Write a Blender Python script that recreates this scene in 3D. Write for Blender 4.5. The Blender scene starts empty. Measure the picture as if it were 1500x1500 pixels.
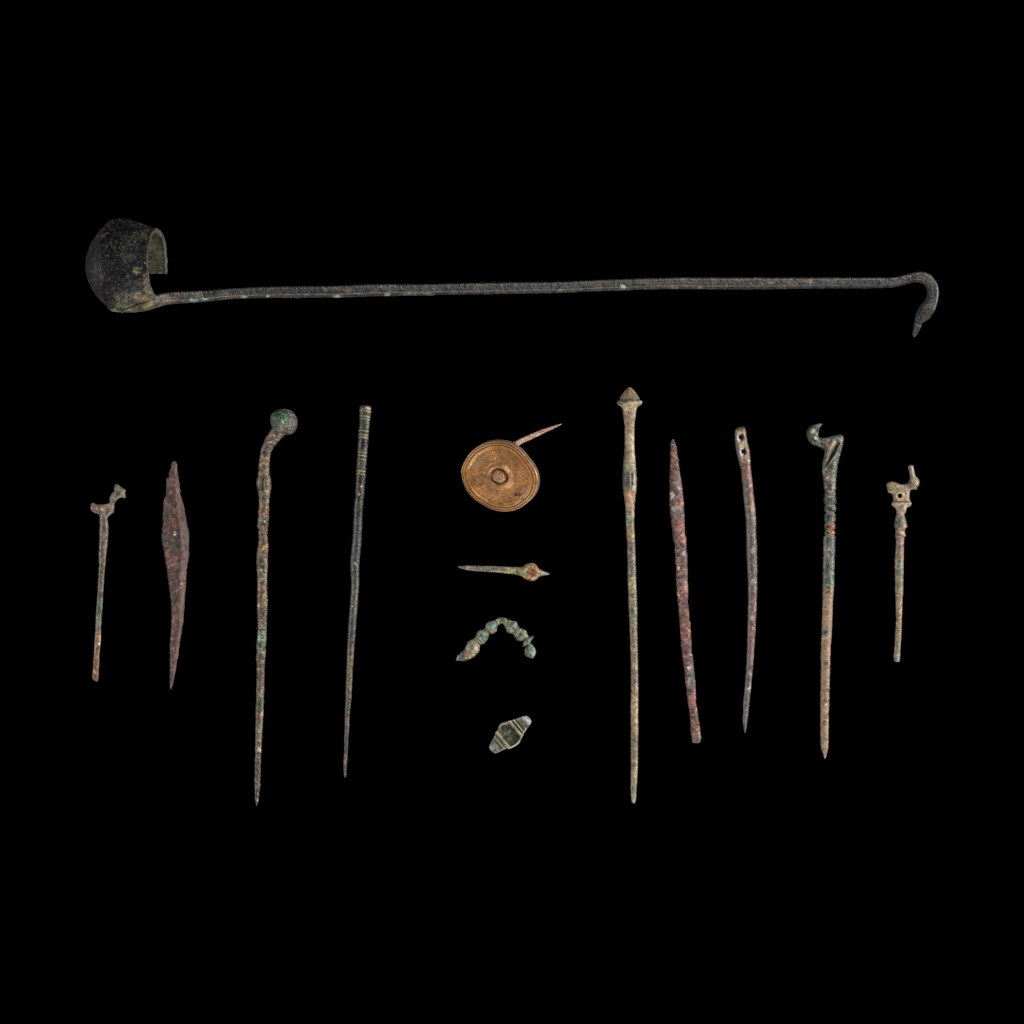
import bpy, math
import numpy as np

# ------------------------------------------------------------------ camera, world, lamps, exposure
S = 0.0003            # metres for one unit of the layout grid (the frame is 1500 units = 0.45 m)
D = 6000.0            # camera height in layout units (1.8 m)
scene = bpy.context.scene
scene.render.engine = 'CYCLES'
scene.render.resolution_x = 1024
scene.render.resolution_y = 1024
cam_d = bpy.data.cameras.new("camera")
cam = bpy.data.objects.new("camera", cam_d)
scene.collection.objects.link(cam)
cam.location = (0, 0, D * S)
cam.rotation_euler = (0, 0, 0)
cam_d.sensor_width = 36
cam_d.lens = 36 * D / 1500.0
cam_d.clip_start = 0.05
cam_d.clip_end = 20
scene.camera = cam

world = bpy.data.worlds.new("World")
scene.world = world
world.use_nodes = True
world.node_tree.nodes["Background"].inputs[0].default_value = (0, 0, 0, 1)
world.node_tree.nodes["Background"].inputs[1].default_value = 0.0

def softbox(name, loc, target, sx, sy, watts, color=(1, 1, 1)):
    d = bpy.data.lights.new(name, 'AREA')
    d.shape = 'RECTANGLE'; d.size = sx; d.size_y = sy; d.energy = watts; d.color = color
    o = bpy.data.objects.new(name, d)
    scene.collection.objects.link(o)
    o.location = loc
    import mathutils
    v = mathutils.Vector(target) - mathutils.Vector(loc)
    o.rotation_euler = v.to_track_quat('-Z', 'Y').to_euler()
    return o
softbox("softbox_left",  (-1.25, 0.05, 0.32), (0, 0, 0), 0.40, 1.0, 10.5, (0.93, 0.96, 1.0))
softbox("softbox_right", (1.25, 0.22, 0.40), (0, 0, 0), 0.40, 0.9, 22, (0.98, 0.98, 1.0))
softbox("softbox_front", (0.10, -1.20, 0.36), (0, 0, 0), 1.0, 0.30, 14.5, (1.0, 0.99, 0.98))
softbox("softbox_top",   (0.50, 1.00, 1.15), (0, 0, 0), 0.35, 0.30, 12, (1.0, 0.98, 0.95))

vs = scene.view_settings
vs.view_transform = 'Standard'
vs.look = 'None'
vs.exposure = 0.0
vs.gamma = 1.0
vs.use_curve_mapping = False

# ------------------------------------------------------------------ noise
rng = np.random.RandomState(11)
PERM = rng.permutation(256)
PERM = np.concatenate([PERM, PERM, PERM])
VAL = rng.rand(256)

_a, _b, _c = 0.61, 1.13, 0.37
ROT = (np.array([[math.cos(_a), -math.sin(_a), 0], [math.sin(_a), math.cos(_a), 0], [0, 0, 1]])
       @ np.array([[1, 0, 0], [0, math.cos(_b), -math.sin(_b)], [0, math.sin(_b), math.cos(_b)]])
       @ np.array([[math.cos(_c), 0, math.sin(_c)], [0, 1, 0], [-math.sin(_c), 0, math.cos(_c)]]))
def vnoise(P):
    P = P @ ROT                       # turned lattice: no streaks along the shafts
    i = np.floor(P).astype(np.int64)
    f = P - i
    f = f * f * (3 - 2 * f)
    i &= 255
    x, y, z = i[:, 0], i[:, 1], i[:, 2]
    x1, y1, z1 = (x + 1) & 255, (y + 1) & 255, (z + 1) & 255
    def h(a, b, c):
        return VAL[PERM[PERM[PERM[a] + b] + c]]
    fx, fy, fz = f[:, 0], f[:, 1], f[:, 2]
    a = h(x, y, z) * (1 - fx) + h(x1, y, z) * fx
    b = h(x, y1, z) * (1 - fx) + h(x1, y1, z) * fx
    c = h(x, y, z1) * (1 - fx) + h(x1, y, z1) * fx
    d = h(x, y1, z1) * (1 - fx) + h(x1, y1, z1) * fx
    return (a * (1 - fy) + b * fy) * (1 - fz) + (c * (1 - fy) + d * fy) * fz

def fbm(P, freq, octs=3, off=0.0):
    s = 0; a = 1.0; n = 0
    for k in range(octs):
        s = s + a * vnoise(P * freq + 17.3 * k + off + 400)
        n += a; a *= 0.55; freq *= 2.03
    return s / n          # about 0..1, mean 0.5

def sstep(a, b, x):
    t = np.clip((x - a) / (b - a), 0, 1)
    return t * t * (3 - 2 * t)

def lin(c):
    c = np.asarray(c, float) / 255.0
    return np.where(c <= 0.04045, c / 12.92, ((c + 0.055) / 1.055) ** 2.4)

# ------------------------------------------------------------------ patina painting (base pigments; some colour hooks add painted light)
def paint(P, t, spec):
    """P: n x 3 layout coordinates, t: position along the thing, spec: dict of pigments"""
    n = len(P)
    bands = spec['bands']
    jit = spec.get('jit', 6.0)
    off = spec.get('seed', 0) * 31.7
    tj = t + jit * (2.2 * (fbm(P, 0.16, 3, off) - 0.5) + 3.0 * (fbm(P, 0.07, 2, off + 9) - 0.5)) * 2
    bt = np.array([b[0] for b in bands], float)
    bc = np.array([b[1] for b in bands], float)
    col = np.stack([np.interp(tj, bt, bc[:, k]) for k in range(3)], 1)
    for (rgb, freq, thr, soft, alpha) in spec.get('mottle', []):
        off += 13.1
        m = sstep(thr - soft, thr + soft, fbm(P, freq, 3, off)) * alpha
        col = col * (1 - m[:, None]) + np.array(rgb, float) * m[:, None]
    for (x, y, rx, ry, rgb, alpha) in spec.get('patches', []):
        off += 7.7
        d = np.sqrt(((P[:, 0] - x) / rx) ** 2 + ((P[:, 1] - y) / ry) ** 2)
        d = d + (fbm(P, 0.35, 3, off) - 0.5) * 1.5
        m = (1 - sstep(0.6, 1.15, d)) * alpha
        if min(rx, ry) > 3.4:
            m = m * (0.15 + 0.85 * sstep(0.38, 0.52, fbm(P, 0.5, 3, off + 3)))
        col = col * (1 - m[:, None]) + np.array(rgb, float) * m[:, None]
    g = spec.get('grain', 0.35) * spec.get('gmul', 2.1)
    col = lin(np.clip(col, 0, 255))
    lum = col @ np.array([0.3, 0.5, 0.2])
    sat = spec.get('sat', 0.92) + 0.7 * (fbm(P, 0.22, 3, 211) - 0.5)
    col = lum[:, None] * (1 - sat[:, None]) + col * sat[:, None]
    k = (fbm(P, 0.30, 3, 71) - 0.5) * 2
    k2 = (vnoise(P * 0.62 + 930) - 0.5) * 2
    k3 = (fbm(P, 0.13, 2, 371) - 0.5) * 2
    col = col * np.exp(g * (1.6 * k + 0.55 * k2 + 0.9 * k3))[:, None]
    # pale mineral specks and dark pits
    sp = spec.get('specks', (0.80, (170, 165, 140), 0.6))
    m = sstep(sp[0], sp[0] + 0.07, vnoise(P * 0.62 + 77)) * sp[2]
    col = col * (1 - m[:, None]) + lin(sp[1]) * m[:, None]
    pt = spec.get('pits', (0.80, 0.55))
    m = sstep(pt[0], pt[0] + 0.08, vnoise(P * 0.5 + 155)) * pt[1]
    col = col * (1 - m[:, None])
    return np.clip(col * spec.get('gain', 1.0), 0, 1)

def relief(P, spec):
    """surface roughness in layout units"""
    a = spec.get('rough', 0.35)
    off = spec.get('seed', 0) * 31.7
    d = a * 2.0 * (fbm(P, 0.11, 2, off + 5) - 0.5) * 2 + a * 1.5 * (fbm(P, 0.4, 3, off) - 0.5) * 2
    d += a * 1.3 * (vnoise(P * 0.9 + 51) - 0.5) * 2
    pt = spec.get('pits', (0.80, 0.55))
    d -= 1.6 * a * sstep(pt[0], pt[0] + 0.08, vnoise(P * 0.5 + 155))
    sp = spec.get('specks', (0.80, (170, 165, 140), 0.6))
    d += 0.8 * a * sstep(sp[0], sp[0] + 0.07, vnoise(P * 0.62 + 77))
    return d

# ------------------------------------------------------------------ materials
def material(name, rough=0.5, spec=0.4, metal=0.0, bump=0.35, sheen=0.0, var=0.35):
    m = bpy.data.materials.new(name)
    m.use_nodes = True
    nt = m.node_tree
    N, L = nt.nodes, nt.links
    b = N["Principled BSDF"]
    at = N.new("ShaderNodeAttribute"); at.attribute_name = "patina"
    tc = N.new("ShaderNodeTexCoord")
    n1 = N.new("ShaderNodeTexNoise"); n1.inputs["Scale"].default_value = 2600; n1.inputs["Detail"].default_value = 4
    n1.inputs["Roughness"].default_value = 0.65
    L.new(tc.outputs["Object"], n1.inputs["Vector"])
    mr = N.new("ShaderNodeMapRange")
    mr.inputs["From Min"].default_value = 0.3; mr.inputs["From Max"].default_value = 0.7
    mr.inputs["To Min"].default_value = 1 - var; mr.inputs["To Max"].default_value = 1 + var
    L.new(n1.outputs["Fac"], mr.inputs["Value"])
    mx = N.new("ShaderNodeVectorMath"); mx.operation = 'SCALE'
    L.new(at.outputs["Color"], mx.inputs[0]); L.new(mr.outputs["Result"], mx.inputs["Scale"])
    L.new(mx.outputs["Vector"], b.inputs["Base Color"])
    n2 = N.new("ShaderNodeTexNoise"); n2.inputs["Scale"].default_value = 900; n2.inputs["Detail"].default_value = 5
    L.new(tc.outputs["Object"], n2.inputs["Vector"])
    mr2 = N.new("ShaderNodeMapRange")
    mr2.inputs["From Min"].default_value = 0.3; mr2.inputs["From Max"].default_value = 0.7
    mr2.inputs["To Min"].default_value = max(0.05, rough - 0.14); mr2.inputs["To Max"].default_value = min(1, rough + 0.16)
    L.new(n2.outputs["Fac"], mr2.inputs["Value"])
    L.new(mr2.outputs["Result"], b.inputs["Roughness"])
    bp = N.new("ShaderNodeBump"); bp.inputs["Strength"].default_value = bump; bp.inputs["Distance"].default_value = 0.0003
    L.new(n1.outputs["Fac"], bp.inputs["Height"])
    L.new(bp.outputs["Normal"], b.inputs["Normal"])
    b.inputs["Metallic"].default_value = metal
    b.inputs["Specular IOR Level"].default_value = spec
    b.inputs["Sheen Weight"].default_value = sheen
    b.inputs["Sheen Roughness"].default_value = 0.4
    return m

MAT = dict(
    bronze=material("corroded_bronze", 0.40, 0.55, 0.0, 0.3, 0.05, 0.2),
    dark=material("dark_bronze", 0.38, 0.55, 0.0, 0.3, 0.04, 0.22),
    bowl=material("blackened_bronze", 0.45, 0.2, 0.0, 0.35, 0.02, 0.3),
    iron=material("rusted_iron", 0.52, 0.45, 0.0, 0.45, 0.08, 0.25),
    disc=material("golden_bronze", 0.38, 0.5, 0.3, 0.3, 0.04, 0.25),
)
mb = bpy.data.materials.new("black_velvet")
mb.use_nodes = True
bb = mb.node_tree.nodes["Principled BSDF"]
vn = mb.node_tree.nodes.new("ShaderNodeTexNoise"); vn.inputs["Scale"].default_value = 4000
vr = mb.node_tree.nodes.new("ShaderNodeValToRGB")
vr.color_ramp.elements[0].color = (0, 0, 0, 1); vr.color_ramp.elements[1].color = (0.00012, 0.00012, 0.00012, 1)
mb.node_tree.links.new(vn.outputs["Fac"], vr.inputs["Fac"])
mb.node_tree.links.new(vr.outputs["Color"], bb.inputs["Base Color"])
bb.inputs["Roughness"].default_value = 1.0
bb.inputs["Specular IOR Level"].default_value = 0.0

# ------------------------------------------------------------------ object helpers
def world_pts(P):
    P = np.asarray(P, float)
    k = 1 - P[:, 2] / D
    return np.stack([(P[:, 0] - 750) * k * S, (750 - P[:, 1]) * k * S, P[:, 2] * S], 1)

def thing(name, label, cat, x, y, group=None):
    o = bpy.data.objects.new(name, None)
    scene.collection.objects.link(o)
    o.empty_display_size = 0.005
    w = world_pts([[x, y, 0]])[0]
    o.location = w
    o["label"] = label; o["category"] = cat
    if group: o["group"] = group
    return o

def make_obj(name, P, faces, mat, parent=None, col=None, label=None, at=None):
    """faces: list of int arrays (k x 3 or k x 4)"""
    W = world_pts(P)
    if parent is not None:
        root = parent
        org = np.zeros(3)
        while root is not None:
            org += np.array(root.location); root = root.parent
    else:
        org = world_pts([[at[0], at[1], 0]])[0]
    V = W - org
    tri = []
    for f in faces:
        f = np.asarray(f)
        if len(f) == 0: continue
        tri.append(f[:, :3])
        if f.shape[1] == 4: tri.append(f[:, [0, 2, 3]])
    T = np.concatenate(tri)
    cen = V.mean(0)
    a, b, c = V[T[:, 0]] - cen, V[T[:, 1]] - cen, V[T[:, 2]] - cen
    vol = np.einsum('ij,ij->i', a, np.cross(b, c)).sum()
    fl = [np.asarray(f)[:, ::-1] if vol < 0 else np.asarray(f) for f in faces if len(f)]
    me = bpy.data.meshes.new(name)
    nl = sum(f.size for f in fl); nf = sum(len(f) for f in fl)
    me.vertices.add(len(V)); me.vertices.foreach_set("co", V.astype(np.float32).ravel())
    me.loops.add(nl); me.loops.foreach_set("vertex_index", np.concatenate([f.ravel() for f in fl]).astype(np.int32))
    tot = np.concatenate([np.full(len(f), f.shape[1]) for f in fl])
    st = np.concatenate([[0], np.cumsum(tot)[:-1]])
    me.polygons.add(nf)
    me.polygons.foreach_set("loop_start", st.astype(np.int32))
    me.polygons.foreach_set("use_smooth", np.ones(nf, bool))
    me.update(calc_edges=True)
    me.validate()
    if col is not None:
        ca = me.color_attributes.new("patina", 'FLOAT_COLOR', 'POINT')
        ca.data.foreach_set("color", np.concatenate([col, np.ones((len(col), 1))], 1).astype(np.float32).ravel())
    me.materials.append(mat)
    o = bpy.data.objects.new(name, me)
    scene.collection.objects.link(o)
    if parent is not None: o.parent = parent
    else: o.location = org
    if label: o["label"] = label
    return o

def pchip(x, y, xi):
    x = np.asarray(x, float); y = np.asarray(y, float)
    h = np.diff(x); d = np.diff(y) / h
    m = np.zeros(len(x))
    for i in range(1, len(x) - 1):
        if d[i - 1] * d[i] > 0:
            w1 = 2 * h[i] + h[i - 1]; w2 = h[i] + 2 * h[i - 1]
            m[i] = (w1 + w2) / (w1 / d[i - 1] + w2 / d[i])
    m[0] = d[0]; m[-1] = d[-1]
    k = np.clip(np.searchsorted(x, xi) - 1, 0, len(h) - 1)
    t = (xi - x[k]) / h[k]
    return ((1 + 2 * t) * (1 - t) ** 2 * y[k] + t * (1 - t) ** 2 * h[k] * m[k]
            + t * t * (3 - 2 * t) * y[k + 1] + t * t * (t - 1) * h[k] * m[k + 1])

def section(kind, M):
    th = np.arange(M) * 2 * np.pi / M
    if isinstance(kind, (int, float)):
        c, s = np.cos(th), np.sin(th)
        return np.stack([np.sign(c) * np.abs(c) ** (2 / kind), np.sign(s) * np.abs(s) ** (2 / kind)], 1)
    q = np.array(kind, float)
    q2 = np.concatenate([q, q[:1]])
    L = np.concatenate([[0], np.cumsum(np.hypot(*np.diff(q2, axis=0).T))])
    u = np.arange(M) * L[-1] / M
    p = np.stack([np.interp(u, L, q2[:, 0]), np.interp(u, L, q2[:, 1])], 1)
    p = (p * 2 + np.roll(p, 1, 0) + np.roll(p, -1, 0)) / 4
    return p

def vpairs(rows):      # (y, x_left, x_right)
    return [((a[1], a[0]), (a[2], a[0])) for a in rows]
def hpairs(rows):      # (x, y_top, y_bottom)
    return [((a[0], a[1]), (a[0], a[2])) for a in rows]

def sweep(pairs, parts, parent, mat, spec, z0, z1, hf=1.0, sec=2.0, M=44, step=0.6, tmode='y',
          hook=None, dhook=None, at=None, zfun=None, colhook=None):
    """a body swept between its two measured edges; parts: [(name, t0, t1, parent or None)] cut along it"""
    A = np.array([p[0] for p in pairs], float); B = np.array([p[1] for p in pairs], float)
    C = (A + B) / 2
    # chord parameter from the faster moving edge so that bends keep their rows
    dd = np.maximum(np.hypot(*np.diff(A, axis=0).T), np.hypot(*np.diff(B, axis=0).T)) + 1e-3
    u = np.concatenate([[0], np.cumsum(dd)])
    ui = np.linspace(0, u[-1], int(u[-1] / step) + 1)
    Ar = np.stack([pchip(u, A[:, k], ui) for k in (0, 1)], 1)
    Br = np.stack([pchip(u, B[:, k], ui) for k in (0, 1)], 1)
    Cr = (Ar + Br) / 2; Hv = (Br - Ar) / 2
    hw = np.hypot(*Hv.T); tv = Hv / np.maximum(hw, 1e-6)[:, None]
    if tmode == 'y': tr = Cr[:, 1]
    elif tmode == 'x': tr = Cr[:, 0]
    else: tr = np.interp(ui, u, np.arange(len(u)))
    fr = ui / ui[-1]
    zc = z0 + (z1 - z0) * fr if zfun is None else zfun(fr, tr, hw)
    s2 = section(sec, M)
    n = len(ui)
    P = np.zeros((n, M, 3))
    hh = hw * (hf if not callable(hf) else hf(tr))
    P[:, :, :2] = Cr[:, None, :] + tv[:, None, :] * (hw[:, None] * s2[None, :, 0])[:, :, None]
    P[:, :, 2] = zc[:, None] + hh[:, None] * s2[None, :, 1]
    w = np.broadcast_to(s2[None, :, 0], (n, M)).ravel()
    top = np.broadcast_to(s2[None, :, 1], (n, M)).ravel()
    tt = np.repeat(tr, M)
    Pf = P.reshape(-1, 3)
    nr = np.zeros_like(P)
    # radial normal of the section
    g = np.roll(s2, -1, 0) - np.roll(s2, 1, 0)
    nn = np.stack([g[:, 1], -g[:, 0]], 1); nn /= np.linalg.norm(nn, axis=1)[:, None]
    nr[:, :, :2] = tv[:, None, :] * nn[None, :, 0, None]
    nr[:, :, 2] = nn[None, :, 1]
    nr = nr.reshape(-1, 3)
    dsp = relief(Pf, spec) * np.clip(np.repeat(hw, M) / 4.0, 0.15, 1)
    if dhook is not None: dsp = dsp + dhook(Pf, tt, w, top)
    Q = Pf + nr * dsp[:, None]
    Q[:, 2] = np.maximum(Q[:, 2], 0.05)
    col = paint(Pf, tt, spec)
    if colhook is not None: col = np.clip(colhook(Pf, tt, w, top, col), 0, 1)
    Q = Q.reshape(n, M, 3); col = col.reshape(n, M, 3)
    objs = []
    for pt in parts:
        nm, t0, t1 = pt[0], pt[1], pt[2]
        par = pt[3] if len(pt) > 3 and pt[3] is not None else parent
        lo, hi = min(t0, t1), max(t0, t1)
        idx = np.where((tr >= lo) & (tr <= hi))[0]
        i0, i1 = idx[0], idx[-1]
        if i1 < n - 1: i1 += 1
        q = Q[i0:i1 + 1].reshape(-1, 3); c = col[i0:i1 + 1].reshape(-1, 3)
        m = i1 - i0 + 1
        a = (np.arange(m - 1)[:, None] * M + np.arange(M)[None, :])
        b = (np.arange(m - 1)[:, None] * M + (np.arange(M)[None, :] + 1) % M)
        F = np.stack([a.ravel(), b.ravel(), (b + M).ravel(), (a + M).ravel()], 1)
        # caps: slightly domed
        caps = []; q_l = [q]; c_l = [c]; base = len(q)
        for e, (r0, rin) in enumerate(((0, 1), (m - 1, m - 2))):
            ring = q[r0 * M:(r0 + 1) * M]; cen = ring.mean(0)
            dirv = (ring.mean(0) - q[rin * M:(rin + 1) * M].mean(0)); dirv /= (np.linalg.norm(dirv) + 1e-9)
            real_end = (e == 0 and i0 == 0) or (e == 1 and i1 == n - 1)
            rr = np.linalg.norm(ring - cen, axis=1).mean()
            dome = min(rr * 0.35, 1.6) if real_end else 0.0
            inner = cen + (ring - cen) * 0.8 + dirv * dome * 0.75
            inner2 = cen + (ring - cen) * 0.4 + dirv * dome
            q_l += [inner, inner2, (cen + dirv * dome)[None]]
            cr = c[r0 * M:(r0 + 1) * M]
            c_l += [cr, cr, cr.mean(0)[None]]
            k = np.arange(M); k1 = (k + 1) % M
            ra, rb, rc, ct = r0 * M, base, base + M, base + 2 * M
            q4 = [np.stack([ra + k, ra + k1, rb + k1, rb + k], 1), np.stack([rb + k, rb + k1, rc + k1, rc + k], 1)]
            t3 = np.stack([rc + k, rc + k1, np.full(M, ct)], 1)
            if e == 0:
                q4 = [x[:, ::-1] for x in q4]; t3 = t3[:, ::-1]
            # orientation opposite to / same as side faces
            F = np.concatenate([F] + q4) if False else F
            caps.append((q4, t3)); base += 2 * M + 1
        f4 = np.concatenate([F] + [x for cp in caps for x in cp[0]])
        f3 = np.concatenate([cp[1] for cp in caps])
        o = make_obj(nm, np.concatenate(q_l), [f4, f3], mat, par, np.concatenate(c_l), at=at)
        objs.append(o)
    return objs

def smooth_poly(pts, k=4):
    p = np.array(pts, float); n = len(p)
    out = []
    for i in range(n):
        a, b, c, d = p[i - 1], p[i], p[(i + 1) % n], p[(i + 2) % n]
        for j in range(k):
            t = j / k
            out.append(0.5 * (2 * b + (c - a) * t + (2 * a - 5 * b + 4 * c - d) * t * t + (3 * b - a - 3 * c + d) * t ** 3))
    return np.array(out)

def poly_sdf(poly, X, Y):
    """positive inside"""
    px = X.ravel(); py = Y.ravel()
    dm = np.full(px.shape, 1e9); ins = np.zeros(px.shape, bool)
    n = len(poly)
    for i in range(n):
        a = poly[i]; b = poly[(i + 1) % n]
        e = b - a; L = e @ e + 1e-12
        t = np.clip(((px - a[0]) * e[0] + (py - a[1]) * e[1]) / L, 0, 1)
        dx = px - (a[0] + t * e[0]); dy = py - (a[1] + t * e[1])
        dm = np.minimum(dm, dx * dx + dy * dy)
        cond = (a[1] > py) != (b[1] > py)
        if a[1] != b[1]:
            xi = a[0] + (py - a[1]) * (b[0] - a[0]) / (b[1] - a[1])
            ins ^= cond & (px < xi)
    d = np.sqrt(dm)
    return np.where(ins, d, -d).reshape(X.shape)

def surface_nets(f, org, h):
    neg = f < 0
    nx, ny, nz = f.shape
    c8 = [(i, j, k) for i in (0, 1) for j in (0, 1) for k in (0, 1)]
    cnt = sum(neg[i:nx - 1 + i, j:ny - 1 + j, k:nz - 1 + k].astype(np.int8) for i, j, k in c8)
    mask = (cnt > 0) & (cnt < 8)
    ci = np.argwhere(mask)
    idx = -np.ones(mask.shape, np.int64); idx[mask] = np.arange(len(ci))
    acc = np.zeros((len(ci), 3)); num = np.zeros(len(ci))
    for ax in range(3):
        o1, o2 = [a for a in range(3) if a != ax]
        for u in (0, 1):
            for v in (0, 1):
                s = np.zeros(3, int); s[o1] = u; s[o2] = v
                e = s.copy(); e[ax] = 1
                p = ci + s; q = ci + e
                fp = f[p[:, 0], p[:, 1], p[:, 2]]; fq = f[q[:, 0], q[:, 1], q[:, 2]]
                cr = (fp < 0) != (fq < 0)
                t = np.where(cr, fp / np.where(cr, fp - fq, 1), 0)
                pos = p.astype(float); pos[:, ax] += t
                acc[cr] += pos[cr]; num[cr] += 1
    V = acc / num[:, None] * h + np.array(org)
    F = []
    for ax in range(3):
        o1, o2 = (ax + 1) % 3, (ax + 2) % 3
        sl0 = [slice(None)] * 3; sl1 = [slice(None)] * 3
        sl0[ax] = slice(0, -1); sl1[ax] = slice(1, None)
        a = neg[tuple(sl0)]; b = neg[tuple(sl1)]
        ed = np.argwhere(a != b)
        ok = (ed[:, o1] > 0) & (ed[:, o2] > 0) & (ed[:, o1] < mask.shape[o1]) & (ed[:, o2] < mask.shape[o2])
        ed = ed[ok]
        q = []
        for (u, v) in ((1, 1), (0, 1), (0, 0), (1, 0)):
            c = ed.copy(); c[:, o1] -= u; c[:, o2] -= v
            q.append(idx[c[:, 0], c[:, 1], c[:, 2]])
        q = np.stack(q, 1)
        sgn = a[ed[:, 0], ed[:, 1], ed[:, 2]]
        q[~sgn] = q[~sgn][:, ::-1]
        F.append(q)
    return V, np.concatenate(F)

def inflate(name, polys, parent, mat, spec, zc, T, R, h=0.5, tfun=None, cut=None, colhook=None, tmode='y', at=None):
    """a cast solid with a measured outline, rounded edges and modelled relief"""
    poly = smooth_poly(polys)
    lo = poly.min(0) - 3; hi = poly.max(0) + 3
    xs = np.arange(lo[0], hi[0], h); ys = np.arange(lo[1], hi[1], h)
    X, Y = np.meshgrid(xs, ys, indexing='ij')
    d = poly_sdf(poly, X, Y)
    flat = np.stack([X.ravel(), Y.ravel(), np.zeros(X.size)], 1)
    d = d + (spec.get('rough', 0.3) * 0.9 * (fbm(flat, 0.3, 3, 3) - 0.5) * 2).reshape(X.shape)
    Tt = np.full(X.shape, float(T))
    if tfun is not None: Tt = Tt + tfun(X, Y, d)
    if 'lump' in spec: Tt = Tt + (spec['lump'] * (fbm(flat, 0.11, 3, 29) - 0.5) * 2).reshape(X.shape)
    zm = Tt.max() + 2
    zs = np.arange(-zm, zm + h, h)
    q = np.maximum(R - d, 0)[:, :, None]
    # the underside stays plain: relief is on the side one sees
    Z = zs[None, None, :]
    Tz = np.where(Z > 0, Tt[:, :, None], T)
    zz = Z * R / np.maximum(Tz, 0.3)
    f = np.sqrt(q ** 2 + zz ** 2) - R
    if cut is not None:
        f = np.maximum(f, cut(X[:, :, None], Y[:, :, None], Z))
    V, F = surface_nets(f, (xs[0], ys[0], zs[0]), h)
    V0 = V.copy()
    V = V + np.array([0, 0, zc])
    t = V[:, 1] if tmode == 'y' else V[:, 0]
    col = paint(V, t, spec)
    if colhook is not None: col = np.clip(colhook(V0, col), 0, 1)
    dz = relief(V, spec) * 0.7
    V[:, 2] = np.where(V0[:, 2] > 0, V[:, 2] + dz, V[:, 2])
    V[:, 2] = np.maximum(V[:, 2], 0.05)
    return make_obj(name, V, [F], mat, parent, col, at=at)

def gauss(x, c, w):
    return np.exp(-((x - c) / w) ** 2)

def mixc(col, rgb, m):
    return col * (1 - m[:, None]) + lin(rgb)[None, :] * m[:, None]

# ------------------------------------------------------------------ the surface
bw = 2.2
me = bpy.data.meshes.new("backdrop")
me.from_pydata([(-bw, -bw, 0), (bw, -bw, 0), (bw, bw, 0), (-bw, bw, 0)], [], [(0, 1, 2, 3)])
me.materials.append(mb)
backdrop = bpy.data.objects.new("backdrop", me)
scene.collection.objects.link(backdrop)
backdrop["kind"] = "structure"
backdrop["label"] = "plain black velvet surface under all the objects"

# ================================================================== LADLE
ladle = thing("ladle", "long dark bronze ladle with deep round bowl and hooked handle end above the other objects", "ladle", 700, 425)
sp_bowl = dict(seed=1, bands=[(120, (34, 32, 31)), (142, (32, 31, 30)), (152, (17, 17, 19)), (215, (19, 18, 19)), (250, (26, 25, 23))], jit=2,
               mottle=[((78, 78, 46), 0.075, 0.63, 0.06, 0.75), ((20, 20, 27), 0.05, 0.55, 0.1, 0.7), ((95, 90, 62), 0.3, 0.76, 0.05, 0.55)],
               patches=[(200, 396, 8, 6, (104, 108, 62), 0.9), (214, 412, 5, 14, (100, 88, 62), 0.8),
                        (197, 440, 34, 13, (92, 88, 62), 0.85), (183, 452, 26, 9, (98, 104, 74), 0.8),
                        (168, 456, 8, 4, (140, 158, 130), 0.8), (222, 434, 26, 14, (112, 98, 72), 0.9),
                        (138, 405, 5, 12, (92, 78, 70), 0.8), (141, 395, 4, 6, (120, 112, 92), 0.6), (148, 407, 6, 5, (84, 72, 36), 0.8),
                        (205, 345, 12, 9, (72, 74, 42), 0.65), (192, 376, 12, 8, (60, 62, 36), 0.6)],
               grain=0.42, rough=0.32, specks=(0.85, (150, 150, 130), 0.6), pits=(0.8, 0.5), gain=1.0)
TL = math.radians(16)
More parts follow.
